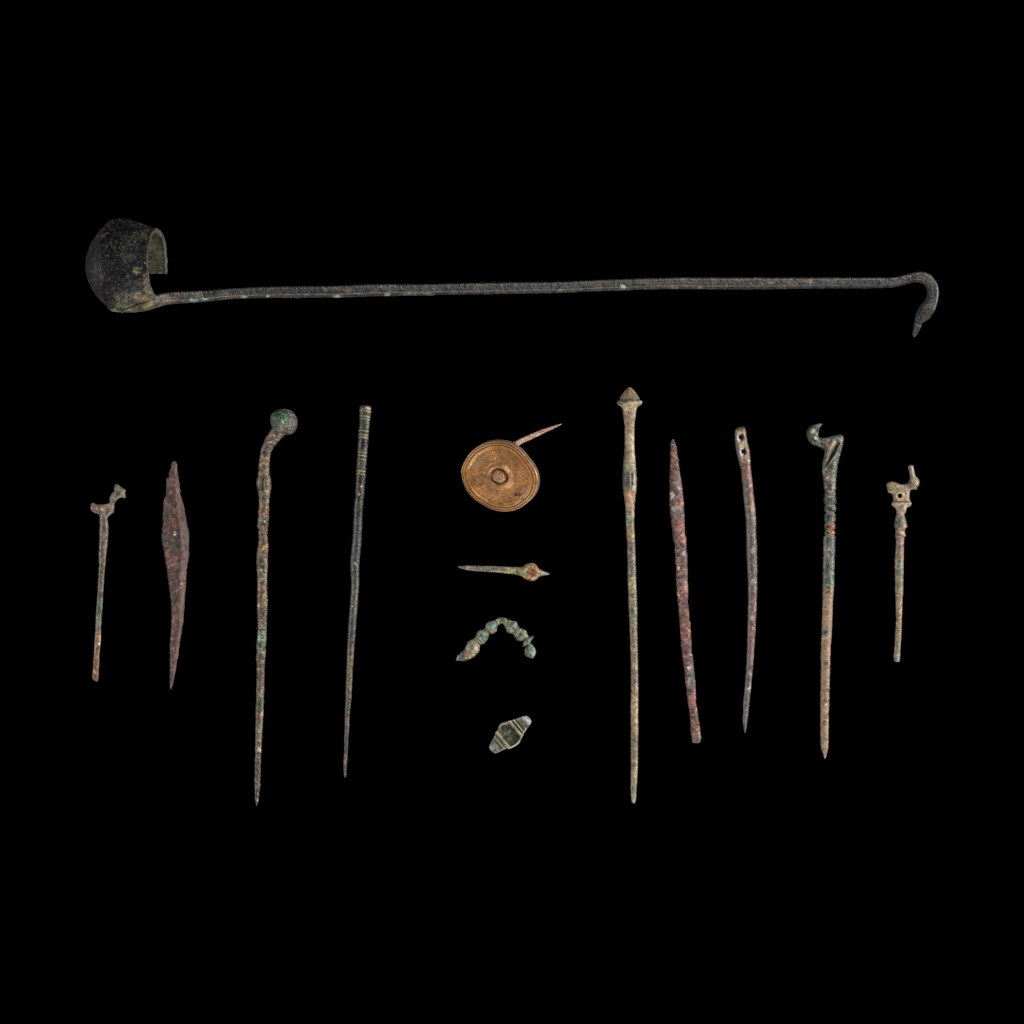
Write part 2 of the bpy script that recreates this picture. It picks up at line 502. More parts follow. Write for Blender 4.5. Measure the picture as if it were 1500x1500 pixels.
def bowl_part():
    prof = np.array([(0, 52), (-12, 55.5), (-30, 62), (-45, 66.6), (-57, 68.4), (-66, 68.0), (-71.5, 66.0), (-73.5, 62.6),
                     (-82, 55.5), (-92, 44), (-100, 31), (-105.5, 15), (-107, 0.01)])
    L = np.concatenate([[0], np.cumsum(np.hypot(*np.diff(prof, axis=0).T))])
    ns, nph = 170, 420
    li = np.linspace(0, L[-1], ns)
    s = pchip(L, prof[:, 0], li); r = pchip(L, prof[:, 1], li)
    tdx, tdr = np.gradient(s), np.gradient(r)
    nl = np.hypot(tdx, tdr); nsx, nr_ = tdr / nl, -tdx / nl
    if nr_[5] < 0: nsx, nr_ = -nsx, -nr_
    th = 6.0 - 3.0 * sstep(0, 26, li)
    ph = np.arange(nph) * 2 * np.pi / nph
    C0 = np.array([231.5, 387.0, 67.0])
    ax = np.array([math.cos(TL), 0, math.sin(TL)])
    # slight turn of the axis in the plane
    tr_ = math.radians(-1.5)
    ax = np.array([ax[0] * math.cos(tr_), ax[0] * math.sin(tr_), ax[2]])
    e1 = np.cross(ax, [0, 1, 0]); e1 = -e1 / np.linalg.norm(e1)
    if e1[2] < 0: e1 = -e1
    e2 = np.cross(ax, e1); e2 /= np.linalg.norm(e2)
    if e2[1] < 0: e2 = -e2                        # towards the lower edge of the picture
    rad = np.cos(ph)[:, None] * e1 + np.sin(ph)[:, None] * e2
    dent = 1 + 0.012 * np.sin(2 * ph + 0.6) + 0.008 * np.sin(3 * ph + 2)
    def shell(off):
        rr = (r - off * nr_)[:, None] * dent[None, :]
        rr = np.maximum(rr, 0.0)
        ss = (s - off * nsx)
        return C0 + ss[:, None, None] * ax + rr[:, :, None] * rad[None]
    O = shell(np.zeros(ns)); I = shell(th)
    O = O.reshape(-1, 3); I = I.reshape(-1, 3)
    nrm = (rad[None] * nr_[:, None, None] + ax * nsx[:, None, None]).reshape(-1, 3)
    O2 = O + nrm * (relief(O, sp_bowl) * 1.5)[:, None]
    rag = (fbm(O, 0.12, 3, 8) - 0.5)
    # break in the far wall next to the handle
    nv = ns * nph
    PO = O
    far = np.repeat(np.cos(ph)[None, :], ns, 0).ravel() < 0.15
    yy = PO[:, 1] + rag * 3
    brk = far & (yy > 401.5) & (PO[:, 0] > 205 + rag * 10) & (np.repeat(np.sin(ph)[None, :], ns, 0).ravel() < 0.93)
    # worn chips along the lip
    lip = np.repeat(li[:, None], nph, 1).ravel() < (fbm(O, 0.09, 3, 44) - 0.5) * 2
    dead = (brk | lip).reshape(ns, nph)
    cell = ~(dead[:-1, :] | dead[1:, :] | np.roll(dead, -1, 1)[:-1, :] | np.roll(dead, -1, 1)[1:, :])
    ii, jj = np.where(cell)
    def vid(i, j): return i * nph + (j % nph)
    Fo = np.stack([vid(ii, jj), vid(ii, jj + 1), vid(ii + 1, jj + 1), vid(ii + 1, jj)], 1)
    Fi = Fo[:, ::-1] + nv
    side = []
    up = np.zeros_like(cell); up[1:] = cell[:-1]
    a, b = np.where(cell & ~up); side.append(np.stack([vid(a, b + 1), vid(a, b), vid(a, b) + nv, vid(a, b + 1) + nv], 1))
    dn = np.zeros_like(cell); dn[:-1] = cell[1:]; dn[-1] = True
    a, b = np.where(cell & ~dn); side.append(np.stack([vid(a + 1, b), vid(a + 1, b + 1), vid(a + 1, b + 1) + nv, vid(a + 1, b) + nv], 1))
    lf = np.roll(cell, 1, 1)
    a, b = np.where(cell & ~lf); side.append(np.stack([vid(a, b), vid(a + 1, b), vid(a + 1, b) + nv, vid(a, b) + nv], 1))
    rt = np.roll(cell, -1, 1)
    a, b = np.where(cell & ~rt); side.append(np.stack([vid(a + 1, b + 1), vid(a, b + 1), vid(a, b + 1) + nv, vid(a + 1, b + 1) + nv], 1))
    colO = paint(O, np.repeat((s * math.cos(TL) + 231 - 0.27 * 0)[:, None], nph, 1).ravel(), sp_bowl)
    # the base beyond the sharp shoulder carries more grey-brown crust
    sb = np.repeat(li[:, None], nph, 1).ravel()
    lib = np.interp(71.5, -prof[:, 0], L)
    m = sstep(lib - 1, lib + 2, sb) * (0.4 + 0.55 * sstep(0.4, 0.6, fbm(O, 0.14, 3, 9)))
    cb = np.exp(0.5 * (fbm(O, 0.6, 2, 1) - 0.5) * 3)
    colO = colO * (1 - m[:, None]) + (lin((45, 43, 40))[None] * cb[:, None]) * m[:, None]
    m = np.exp(-((sb - lib) / 1.3) ** 2) * 0.5
    colO = mixc(colO, (62, 58, 54), m)
    m = (1 - sstep(1.0, 3.6, sb)) * (0.45 + 0.4 * sstep(0.4, 0.55, fbm(O, 0.2, 3, 19)))
    colO = mixc(colO, (88, 86, 76), m)
    spi = dict(seed=2, bands=[(0, (118, 116, 94)), (1, (118, 116, 94))], mottle=[((100, 100, 64), 0.08, 0.57, 0.08, 0.6), ((128, 106, 82), 0.2, 0.62, 0.05, 0.5)],
               grain=0.3, specks=(0.86, (190, 190, 165), 0.7), pits=(0.85, 0.4))
    colI = paint(I, np.zeros(nv), spi)
    colI = mixc(colI, (62, 61, 54), 0.75 * (1 - sstep(1.0, 7.0, sb)))
    P = np.concatenate([O2, I]); col = np.concatenate([colO, colI])
    used = np.zeros(2 * nv, bool)
    F = np.concatenate([Fo, Fi] + side)
    used[F.ravel()] = True
    rm = np.cumsum(used) - 1
    o = make_obj("bowl", P[used], [rm[F]], MAT['bowl'], ladle, col[used])
    # the lip: a rounded bead on the edge that faces the viewer
    js = np.arange(nph)
    M = 10
    return o
bowl = bowl_part()
sp_han = dict(seed=3, bands=[(225, (122, 112, 80)), (262, (112, 100, 78)), (290, (86, 80, 70)), (350, (66, 63, 60)), (480, (60, 57, 56)), (620, (66, 65, 64)),
                             (850, (64, 62, 60)), (930, (66, 60, 55)), (1180, (62, 60, 57)), (1300, (54, 54, 54)), (1380, (54, 54, 54))],
              mottle=[((92, 76, 62), 0.06, 0.6, 0.06, 0.55), ((38, 38, 40), 0.12, 0.56, 0.05, 0.6), ((128, 98, 76), 0.2, 0.7, 0.04, 0.5)],
              patches=[(283, 440, 6, 3, (120, 190, 160), 0.9), (301, 438, 4, 2, (160, 200, 180), 0.9), (357, 435, 5, 2.5, (150, 190, 172), 0.9),
                       (392, 434, 3, 2, (160, 196, 178), 0.9), (493, 434, 5, 2.5, (150, 180, 165), 0.8), (567, 431, 5, 3, (150, 196, 180), 0.9),
                       (600, 431, 16, 3, (140, 134, 120), 0.7), (625, 430, 8, 3, (150, 140, 120), 0.7), (912, 420, 4.5, 4, (150, 205, 180), 1.0), (820, 425, 3, 1.5, (170, 170, 165), 0.8),
                       (985, 421, 10, 4, (140, 112, 92), 0.7), (1026, 422, 4, 3, (150, 120, 100), 0.7), (1080, 412, 7, 4, (120, 92, 74), 0.7),
                       (1130, 414, 5, 3, (165, 110, 78), 0.8), (1187, 412, 4, 3, (150, 112, 72), 0.8), (1000, 409, 5, 3, (150, 112, 86), 0.7),
                       (492, 421, 9, 4, (92, 78, 66), 0.7), (335, 432, 10, 5, (96, 84, 76), 0.6), (1333, 405, 1.8, 1.6, (170, 176, 170), 0.9)],
              grain=0.26, rough=0.22, sat=0.9, gain=0.72, specks=(0.84, (150, 142, 128), 0.55), pits=(0.78, 0.5), jit=8)
han = hpairs([(178, 455, 458.4), (194, 448, 457.8), (207, 442.5, 456.2), (218, 437, 454.2), (227, 433.5, 451.6), (236, 431, 448.5), (246.7, 428.5, 446), (270, 427.5, 444.3), (300, 426, 442),
              (353, 422, 437.3), (406.7, 420.3, 436.5), (486.7, 419.2, 436), (553, 416.8, 434), (620, 416.8, 432.8), (634, 416.3, 433.3), (638, 416.2, 432),
              (706.7, 414.7, 431), (813, 413.3, 429.3), (893, 410, 426), (1000, 407, 423.4), (1086.7, 407, 424), (1193, 407, 422.7), (1300, 407, 421.8)])
han += [((1312, 406), (1314, 420)), ((1326, 402.8), (1330, 415.4)), ((1338, 399.6), (1341, 413.4)), ((1350, 398.6), (1349, 414.4)),
        ((1361, 401.5), (1354.5, 418.5)), ((1369, 409.5), (1357.3, 424)), ((1374, 419), (1358, 430)), ((1375.2, 431), (1356.3, 436)),
        ((1373, 444), (1352, 442.5)), ((1369.5, 454), (1346, 450)), ((1364.5, 462), (1342, 459)), ((1360.3, 467.5), (1340, 467)),
        ((1355, 470.8), (1339, 473)), ((1350.5, 474.5), (1338.3, 477)), ((1348.6, 480), (1337.3, 482)), ((1345.5, 486), (1336.4, 487)),
        ((1343, 490.5), (1336.3, 491)), ((1340.5, 493.3), (1338, 493.6))]
chan = [(-1, -.7), (-1, .55), (-.85, .85), (.3, .97), (.4, .93), (.98, -.15), (1, -.6), (.7, -.9), (-.7, -.9)]
def han_z(fr, tr, hw):
    return np.interp(tr, [190, 226, 300, 1300, 1380], [66, 60, 55, 9, 8]) - 0 * hw
def han_d(P, t, w, top):
    return np.where(t < 250, 0.9 * (fbm(P, 0.3, 3, 6) - 0.5), 0) + np.where((t < 340) & (w > 0.5), 1.6 * (fbm(P, 0.2, 2, 60) - 0.5), 0)
_n = len(han)
def tfix(pairs):
    return pairs
parts_h = sweep(han, [("handle", 0, 22), ("hook", 22, _n - 1)], ladle, MAT['dark'],
                dict(sp_han, bands=[(np.interp(b[0], [p[0][0] / 2 + p[1][0] / 2 for p in han[:30]], np.arange(30)), b[1]) for b in sp_han['bands'][:-1]] + [(_n, (52, 52, 52))], jit=0.25),
                0, 0, hf=lambda t: np.interp(t, [0, 2, 4, 6, 22, 28, 34, _n], [2.2, 1.9, 1.25, 0.85, 0.85, 0.8, 0.6, 0.9]), sec=chan, tmode='i', step=0.7,
                zfun=lambda fr, tr, hw: np.interp(np.interp(tr, np.arange(_n), [(p[0][0] + p[1][0]) / 2 if i < 27 else 1330 + i for i, p in enumerate(han)]),
                                                  [184, 206, 219, 236, 300, 1300, 1380], [68, 69, 68, 65, 56, 9, 8]), dhook=None)

# ================================================================== PIN WITH STANDING ANIMAL
pin_a = thing("animal_pin", "short brown bronze pin topped by a small four-legged animal figure, leftmost of all", "pin", 150, 860)
sp = dict(seed=5, bands=[(705, (112, 100, 86)), (760, (108, 94, 80)), (830, (100, 86, 74)), (862, (92, 78, 66)), (874, (66, 84, 62)), (892, (74, 88, 66)), (905, (112, 98, 72)),
                         (918, (82, 80, 70)), (932, (96, 100, 82)), (940, (150, 112, 72)), (965, (140, 100, 66)), (985, (160, 116, 82)), (1000, (130, 108, 90))],
          mottle=[((80, 62, 46), 0.14, 0.58, 0.06, 0.6), ((138, 116, 96), 0.18, 0.64, 0.05, 0.5)],
          patches=[(141, 746, 4, 2, (140, 92, 66), 0.8), (149.5, 746, 2, 2, (180, 160, 132), 0.8), (145, 943, 1.8, 2.5, (205, 200, 185), 0.9), (165.5, 728.5, 2, 1.5, (170, 145, 120), 0.7),
                   (158, 755, 1.5, 1.5, (165, 145, 120), 0.8)],
          grain=0.3, rough=0.22, specks=(0.86, (165, 150, 130), 0.5), pits=(0.84, 0.5))
sweep(vpairs([(750, 146.6, 157), (760, 146.5, 157.2), (770, 146.2, 158.5), (786.7, 145.8, 158), (803, 145.2, 156.7), (816.7, 145, 155), (826.7, 145, 154.3), (843, 144.3, 152.8),
              (863, 143.2, 151.3), (876.7, 142.3, 150.5), (893, 141.2, 149.7), (910, 140.2, 148.3), (926.7, 139.5, 147.7), (940, 138.7, 147.2), (960, 137.5, 145.5),
              (976.7, 136.3, 144.8)]) + [((135.5, 990), (144, 991.5)), ((135.4, 993.5), (143, 997.6))],
      [("shaft", 700, 1010)], pin_a, MAT['bronze'], sp, 6, 4.4, hf=0.85, sec=2.4)
animal = [(167.2, 713.3), (168.5, 709.9), (170.7, 709.2), (173.9, 710.4), (176.5, 712.5), (180, 715), (184, 717.9), (183.7, 720), (182.9, 721.3), (183.2, 724), (184.3, 727.2), (183.5, 729.1),
          (181.3, 729.9), (178.7, 728.8), (176, 729.1), (173.3, 730.7), (170.7, 733.1), (168.3, 736.3), (167.5, 741.6), (166.8, 748), (165.9, 751.2), (161, 754.4), (158.4, 757), (157, 760.8),
          (156, 766), (147.5, 766), (146.2, 759.5), (145.6, 755.5), (143.5, 753), (138.7, 751.2), (134.4, 748.5), (132.5, 745), (133, 740.5), (134.4, 737.3), (136.5, 736.8), (141.3, 738.7), (148.8, 739.2),
          (156.3, 738.1), (159.5, 736.8), (160.8, 734.7), (160.8, 729.9), (162.1, 726.1), (164.3, 722.4), (167.2, 720), (166.9, 716.5)]
def an_t(X, Y, d):
    return 0.9 * gauss(X, 173, 5) * gauss(Y, 722, 6) - 0.9 * gauss((X - 168) + (Y - 721) * -0.1, 4, 1.6) * gauss(Y, 719, 2.5) + 0.7 * gauss(X, 163, 7) * gauss(Y, 746, 6) + 0.7 * gauss(X, 138, 4) * gauss(Y, 744, 5) - 0.8 * gauss(Y - 0.35 * (X - 170), 732, 1.2) * (Y < 740)
inflate("animal_figure", animal, pin_a, MAT['bronze'], sp, 5.6, 4.6, 4.5, tfun=an_t)

# ================================================================== IRON SPINDLE BLADE
sp = dict(seed=6, bands=[(670, (92, 74, 66)), (690, (86, 58, 48)), (720, (84, 64, 54)), (760, (84, 60, 48)), (780, (88, 60, 46)), (790, (72, 62, 58)), (812, (80, 64, 54)),
                         (822, (98, 68, 58)), (860, (88, 66, 54)), (890, (84, 66, 56)), (925, (96, 68, 56)), (960, (92, 70, 58)), (1010, (90, 72, 68))],
          mottle=[((112, 66, 46), 0.1, 0.6, 0.06, 0.6), ((58, 52, 52), 0.12, 0.58, 0.06, 0.55), ((112, 88, 76), 0.2, 0.68, 0.05, 0.4)],
          patches=[(244, 776, 6, 4, (138, 82, 46), 0.8), (260, 774, 4, 3, (118, 66, 42), 0.7), (255, 779, 2, 1.5, (170, 170, 160), 0.9), (256, 783, 1.6, 1.4, (220, 225, 215), 1.0),
                   (270, 795, 4, 5, (128, 88, 70), 0.7), (257, 747, 2, 2, (140, 108, 88), 0.7), (254, 698, 4, 4, (110, 66, 50), 0.7), (252, 937, 2.5, 2, (150, 138, 128), 0.8), (266, 855, 1.5, 3, (150, 130, 120), 0.6)],
          grain=0.4, rough=0.35, specks=(0.88, (150, 135, 125), 0.5), pits=(0.77, 0.5), jit=7)
blade_sec = [(-1, -.5), (-1, .35), (-.88, .75), (-.2, .95), (.36, 1.0), (.42, .97), (1, -.25), (1, -.5), (.6, -.9), (-.7, -.9)]
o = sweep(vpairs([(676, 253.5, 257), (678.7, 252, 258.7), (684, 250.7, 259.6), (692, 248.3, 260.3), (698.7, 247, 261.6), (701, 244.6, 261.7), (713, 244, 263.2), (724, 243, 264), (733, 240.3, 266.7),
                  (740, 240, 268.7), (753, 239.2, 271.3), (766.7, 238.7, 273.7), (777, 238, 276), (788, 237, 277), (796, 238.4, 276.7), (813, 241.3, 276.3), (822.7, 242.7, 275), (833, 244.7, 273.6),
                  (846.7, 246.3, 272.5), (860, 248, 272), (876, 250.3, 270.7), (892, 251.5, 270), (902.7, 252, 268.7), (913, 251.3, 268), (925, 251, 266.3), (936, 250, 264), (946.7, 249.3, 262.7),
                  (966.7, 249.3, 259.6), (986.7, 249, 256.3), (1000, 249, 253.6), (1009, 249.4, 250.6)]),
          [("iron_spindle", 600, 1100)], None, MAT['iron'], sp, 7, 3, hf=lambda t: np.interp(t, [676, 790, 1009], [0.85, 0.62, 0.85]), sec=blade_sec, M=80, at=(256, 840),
          colhook=lambda P, t, w, top, c: mixc(c, (118, 98, 94), 0.42 * sstep(0.40, 0.46, w) * sstep(0.3, 0.5, fbm(P, 0.12, 3, 61))))[0]  # pale grey of the lit right bevel painted into the colour
o["label"] = "flat reddish brown iron point, widest at its middle and tapering to both ends"
o["category"] = "iron point"

# ================================================================== BALL-HEADED PIN
pin_b = thing("ball_headed_pin", "long crusty brown bronze pin with a bent neck and greenish ball head", "pin", 385, 900)
sp = dict(seed=7, bands=[(595, (82, 80, 70)), (630, (92, 84, 66)), (645, (98, 78, 60)), (660, (84, 74, 60)), (675, (118, 96, 66)), (690, (112, 84, 56)), (700, (120, 88, 56)), (712, (92, 78, 62)),
                         (725, (84, 74, 58)), (738, (138, 106, 66)), (755, (112, 90, 66)), (765, (84, 76, 66)), (780, (92, 78, 62)), (797, (132, 98, 60)), (812, (142, 110, 66)), (819, (96, 76, 58)),
                         (835, (98, 88, 74)), (850, (108, 84, 60)), (880, (118, 90, 60)), (905, (96, 74, 50)), (922, (100, 84, 66)), (928, (110, 140, 108)), (948, (92, 112, 86)), (955, (106, 92, 68)),
                         (985, (114, 88, 60)), (1010, (92, 82, 66)), (1030, (100, 84, 60)), (1050, (96, 86, 64)), (1065, (104, 112, 70)), (1075, (112, 90, 62)), (1110, (86, 74, 60)), (1150, (78, 68, 58)), (1180, (78, 76, 72))],
          mottle=[((70, 54, 40), 0.16, 0.57, 0.06, 0.65), ((156, 122, 80), 0.2, 0.62, 0.05, 0.6), ((60, 66, 58), 0.1, 0.62, 0.06, 0.6)],
          patches=[(412, 612, 15, 10, (38, 88, 42), 1.0), (417, 615, 7, 5, (112, 178, 122), 0.95), (410, 605, 5, 3, (120, 140, 78), 0.8), (408, 613, 4, 5, (26, 56, 30), 0.8), (431, 614, 4, 6, (120, 92, 80), 0.6),
                   (418, 628, 10, 7, (102, 92, 72), 0.6), (388, 763, 4, 4.5, (28, 62, 50), 0.95), (387.5, 764, 1.5, 2, (190, 220, 200), 0.9), (382, 836, 2, 3, (190, 196, 160), 0.95), (378.5, 855, 1.5, 3, (150, 165, 140), 0.8),
                   (378.5, 886, 1.4, 3, (170, 180, 160), 0.8), (380, 945, 3, 4, (22, 56, 42), 0.95), (386, 928, 4, 4, (130, 170, 130), 0.8), (379, 935, 4, 6, (120, 160, 124), 0.8), (392, 720, 3, 2, (180, 165, 140), 0.8),
                   (382, 716, 2.5, 7, (44, 58, 42), 0.8), (378, 1030, 3, 8, (66, 92, 66), 0.7), (385, 875, 4, 8, (140, 104, 66), 0.5), (380, 1098, 2.5, 4, (165, 150, 130), 0.8), (380, 980, 3, 2, (190, 176, 150), 0.8),
                   (394, 648, 6, 2, (150, 135, 112), 0.7), (402, 638, 3, 2, (160, 130, 104), 0.7)],
          grain=0.42, rough=0.36, specks=(0.80, (172, 160, 132), 0.6), pits=(0.78, 0.55), jit=5)
slit = lambda X, Y: np.exp(-((X - (384.8 - 0.01 * (Y - 702))) / 1.5) ** 2) * sstep(699, 702, Y) * (1 - sstep(717, 720, Y))
def pb_d(P, t, w, top):
    return -4.5 * slit(P[:, 0], P[:, 1]) * (top > 0)
shaft_b = [((400, 616), (424, 634)), ((398.3, 622), (420, 636)), ((397.5, 627), (415, 639)), ((393.5, 636), (409.5, 644.5)), ((389, 643), (404.5, 651)), ((385.5, 650), (400, 657)), ((382.8, 659), (396, 663.5)), ((381, 669), (395, 670.5)),
           ((379.5, 680), (394, 681)), ((378.5, 692), (394.5, 692)), ((377.6, 700), (396, 700)), ((376, 706), (397, 706)), ((376.4, 713), (397, 713)), ((378, 721), (395.8, 721)),
           ((379.5, 732.8), (394, 732.8)), ((378.4, 758), (393.6, 758)), ((377.2, 771), (392.5, 771)), ((379.2, 776), (392, 776)), ((379.2, 792), (392, 792)), ((377.1, 803), (392.6, 803)), ((376.2, 816), (391.8, 816)),
           ((376.5, 829), (392, 829)), ((377.3, 848), (391.2, 848)), ((377.1, 880), (391.5, 880)), ((377.4, 901), (390.9, 901)), ((377.6, 925), (389.9, 925)), ((376.3, 944), (389.3, 944)), ((376.2, 960), (388.5, 960)),
           ((376.2, 973), (387.5, 973)), ((375.5, 1015), (386.7, 1015)), ((374.7, 1048), (385.3, 1048)), ((374.5, 1073), (383.8, 1073)), ((373.8, 1107), (382.2, 1107)), ((373.2, 1140), (381, 1140)),
           ((373.3, 1165), (379.3, 1165)), ((374.2, 1173), (378.3, 1173)), ((375.5, 1180), (376.4, 1180))]
sweep(shaft_b, [("shaft", 500, 1300)], pin_b, MAT['bronze'], sp, 17, 3, hf=0.95, sec=2.2, dhook=pb_d,
      colhook=lambda P, t, w, top, c: c * (1 - 0.92 * (slit(P[:, 0], P[:, 1]) * (top > 0)))[:, None])
ball = [(396, 610), (399.5, 604.5), (407, 601), (415, 599), (424, 600.8), (430, 605), (434.3, 611.5), (436, 618), (435, 626), (432, 632), (426, 636), (419, 637), (411, 636.5), (403, 633), (398.5, 627), (396.3, 619)]
inflate("head", ball, pin_b, MAT['bronze'], dict(sp, rough=0.55, lump=4.5, gain=0.82, sat=0.75, specks=(0.86, (140, 140, 118), 0.4), bands=[(595, (78, 78, 68)), (640, (84, 80, 66))], mottle=sp['mottle'][2:] + [((100, 94, 76), 0.2, 0.6, 0.05, 0.5)]), 19, 18.5, 19, h=0.6)

# ================================================================== ENGRAVED STYLUS ROD
pin_c = thing("engraved_rod", "slender dark bronze rod with engraved ring bands on its flat-ended upper part", "rod", 522, 870)
sp = dict(seed=8, bands=[(594, (96, 84, 66)), (600, (58, 56, 38)), (735, (54, 53, 38)), (745, (44, 44, 45)), (780, (56, 57, 56)), (830, (62, 63, 58)), (860, (74, 72, 60)), (890, (72, 72, 62)), (945, (72, 74, 64)),
                         (955, (118, 88, 58)), (965, (104, 84, 60)), (980, (94, 82, 62)), (1000, (98, 80, 62)), (1022, (94, 80, 60)), (1030, (90, 96, 74)), (1040, (80, 80, 74)), (1050, (112, 82, 70)), (1064, (92, 76, 66)),
                         (1070, (70, 72, 80)), (1098, (66, 68, 74)), (1106, (108, 86, 70)), (1122, (98, 82, 68)), (1139, (96, 92, 88))],
          mottle=[((44, 46, 42), 0.14, 0.58, 0.06, 0.5)],
          patches=[(540, 600, 4.5, 4, (190, 140, 108), 0.95), (532, 659, 4, 3, (130, 100, 58), 0.7), (533, 668, 3, 3, (160, 170, 150), 0.7), (529.5, 712.5, 1.5, 1.7, (220, 215, 190), 0.95), (526, 724, 1.5, 2, (210, 210, 190), 0.9),
                   (526.5, 691, 1.6, 1.6, (225, 220, 200), 0.95), (520, 825, 1.4, 1.6, (215, 215, 205), 0.9), (522, 827, 1.2, 1.4, (180, 180, 170), 0.8), (516.5, 834, 1.6, 1.4, (150, 160, 140), 0.8), (516.5, 888, 1.2, 1.3, (190, 210, 180), 0.9),
                   (521, 885, 2, 18, (110, 86, 78), 0.7), (516, 875, 3, 14, (62, 68, 54), 0.5)],
          grain=0.3, rough=0.15, specks=(0.9, (150, 150, 130), 0.6), pits=(0.84, 0.4), jit=2)
RY = [601, 609, 613, 630.3, 636.3, 640.3, 662.3, 667, 672.3, 689.7, 694.3]
def ringy(P, t, w):
    q = P[:, 1] - 0.1 * (P[:, 0] - 530)
    return sum(np.exp(-((q - r - 1.2 * (1 - np.sqrt(np.clip(1 - w * w, 0, 1)))) / 0.75) ** 2) for r in RY)
def hatch(P, t, w):
    q = P[:, 1]; x = P[:, 0] + 0.13 * (P[:, 1] - 660)
    a = np.sin((q + 1.5 * x) * 0.9 + 3 * fbm(P, 0.1, 2, 4)); b = np.sin((q - 1.7 * x) * 0.8 + 3 * fbm(P, 0.1, 2, 14))
    return np.clip(np.maximum(a, b) * 1.7 - 0.85, 0, 1) * (t < 740) * (t > 597) * sstep(0.4, 0.55, fbm(P, 0.15, 2, 5)) * sstep(-0.75, -0.3, w) 
def pc_d(P, t, w, top):
    return -0.55 * np.clip(ringy(P, t, w), 0, 1) - 0.3 * hatch(P, t, w)
def pc_c(P, t, w, top, c):
    c = mixc(c, (14, 14, 11), 0.8 * (t < 740) * (t > 600) * sstep(0.36, 0.5, fbm(P, 0.2, 3, 33)))
    c = mixc(c, (126, 122, 88), 0.75 * hatch(P, t, w) * (1 - np.clip(sum(np.exp(-((P[:, 1] - 0.1 * (P[:, 0] - 530) - r) / 2.2) ** 2) for r in RY), 0, 1)))
    return mixc(c, (180, 170, 132), 0.95 * (0.6 + 0.4 * sstep(0.38, 0.52, fbm(P, 0.3, 2, 66))) * np.clip(ringy(P, t, w), 0, 1))
sweep([((527.6, 595.4), (543, 596)), ((526.7, 599), (543.9, 599.5))] + vpairs([(611.7, 526.3, 542.8), (630, 525, 540.7), (662, 523.6, 538), (694, 521.3, 535.7), (718, 520.3, 534), (742, 518.5, 532), (758, 517.7, 531), (785, 516.7, 529.7),
              (804.7, 515, 528.3), (819, 513.3, 526.7), (834, 513.3, 526), (850, 514.4, 526), (866, 514, 525.3), (883, 513, 524), (903, 511.3, 522.4), (930, 509.6, 520.3), (956.7, 508.4, 518.3), (976.7, 507.7, 517),
              (1003, 506.7, 515.5), (1024.7, 506.3, 514.7), (1043, 505.3, 512.4), (1066, 505, 511.3), (1083, 504.4, 510.3), (1110, 503.7, 508.8), (1123, 503, 507.7), (1134, 504, 507), (1139, 505, 506)]),
      [("engraved_grip", 500, 741), ("shaft", 741, 1200)], pin_c, MAT['dark'], sp, 8.5, 2, hf=1.0, sec=2.0, dhook=pc_d, colhook=pc_c, M=52)

# ================================================================== DISC BROOCH WITH PIN
brooch = thing("disc_brooch", "round golden brown bronze disc with central knob and a pointed spike behind it", "brooch", 735, 697)
sp_d = dict(seed=9, bands=[(0, (160, 110, 62)), (1, (160, 110, 62))], jit=0, sat=0.98, gmul=1.1, gain=1.2,
            mottle=[((136, 92, 54), 0.035, 0.55, 0.1, 0.7), ((176, 124, 68), 0.05, 0.58, 0.08, 0.6), ((132, 86, 60), 0.06, 0.66, 0.06, 0.6), ((156, 126, 80), 0.12, 0.7, 0.05, 0.4)],
            patches=[(757, 724, 7, 3, (70, 56, 40), 0.8), (766, 731, 3, 2.5, (50, 46, 40), 0.8), (744, 732, 8, 6, (124, 86, 66), 0.6), (700, 707, 12, 8, (122, 90, 56), 0.6), (697, 676, 9, 6, (146, 124, 70), 0.6),
                     (733, 738, 3, 1.4, (70, 60, 40), 0.7), (718, 742, 2, 1.4, (60, 50, 36), 0.7)],
            grain=0.2, rough=0.14, specks=(0.88, (176, 150, 100), 0.5), pits=(0.86, 0.35))
mdir = np.array([0.83, -0.56]); mdir /= np.linalg.norm(mdir)
bdir = np.array([-mdir[1], mdir[0]])
TD = math.radians(27)
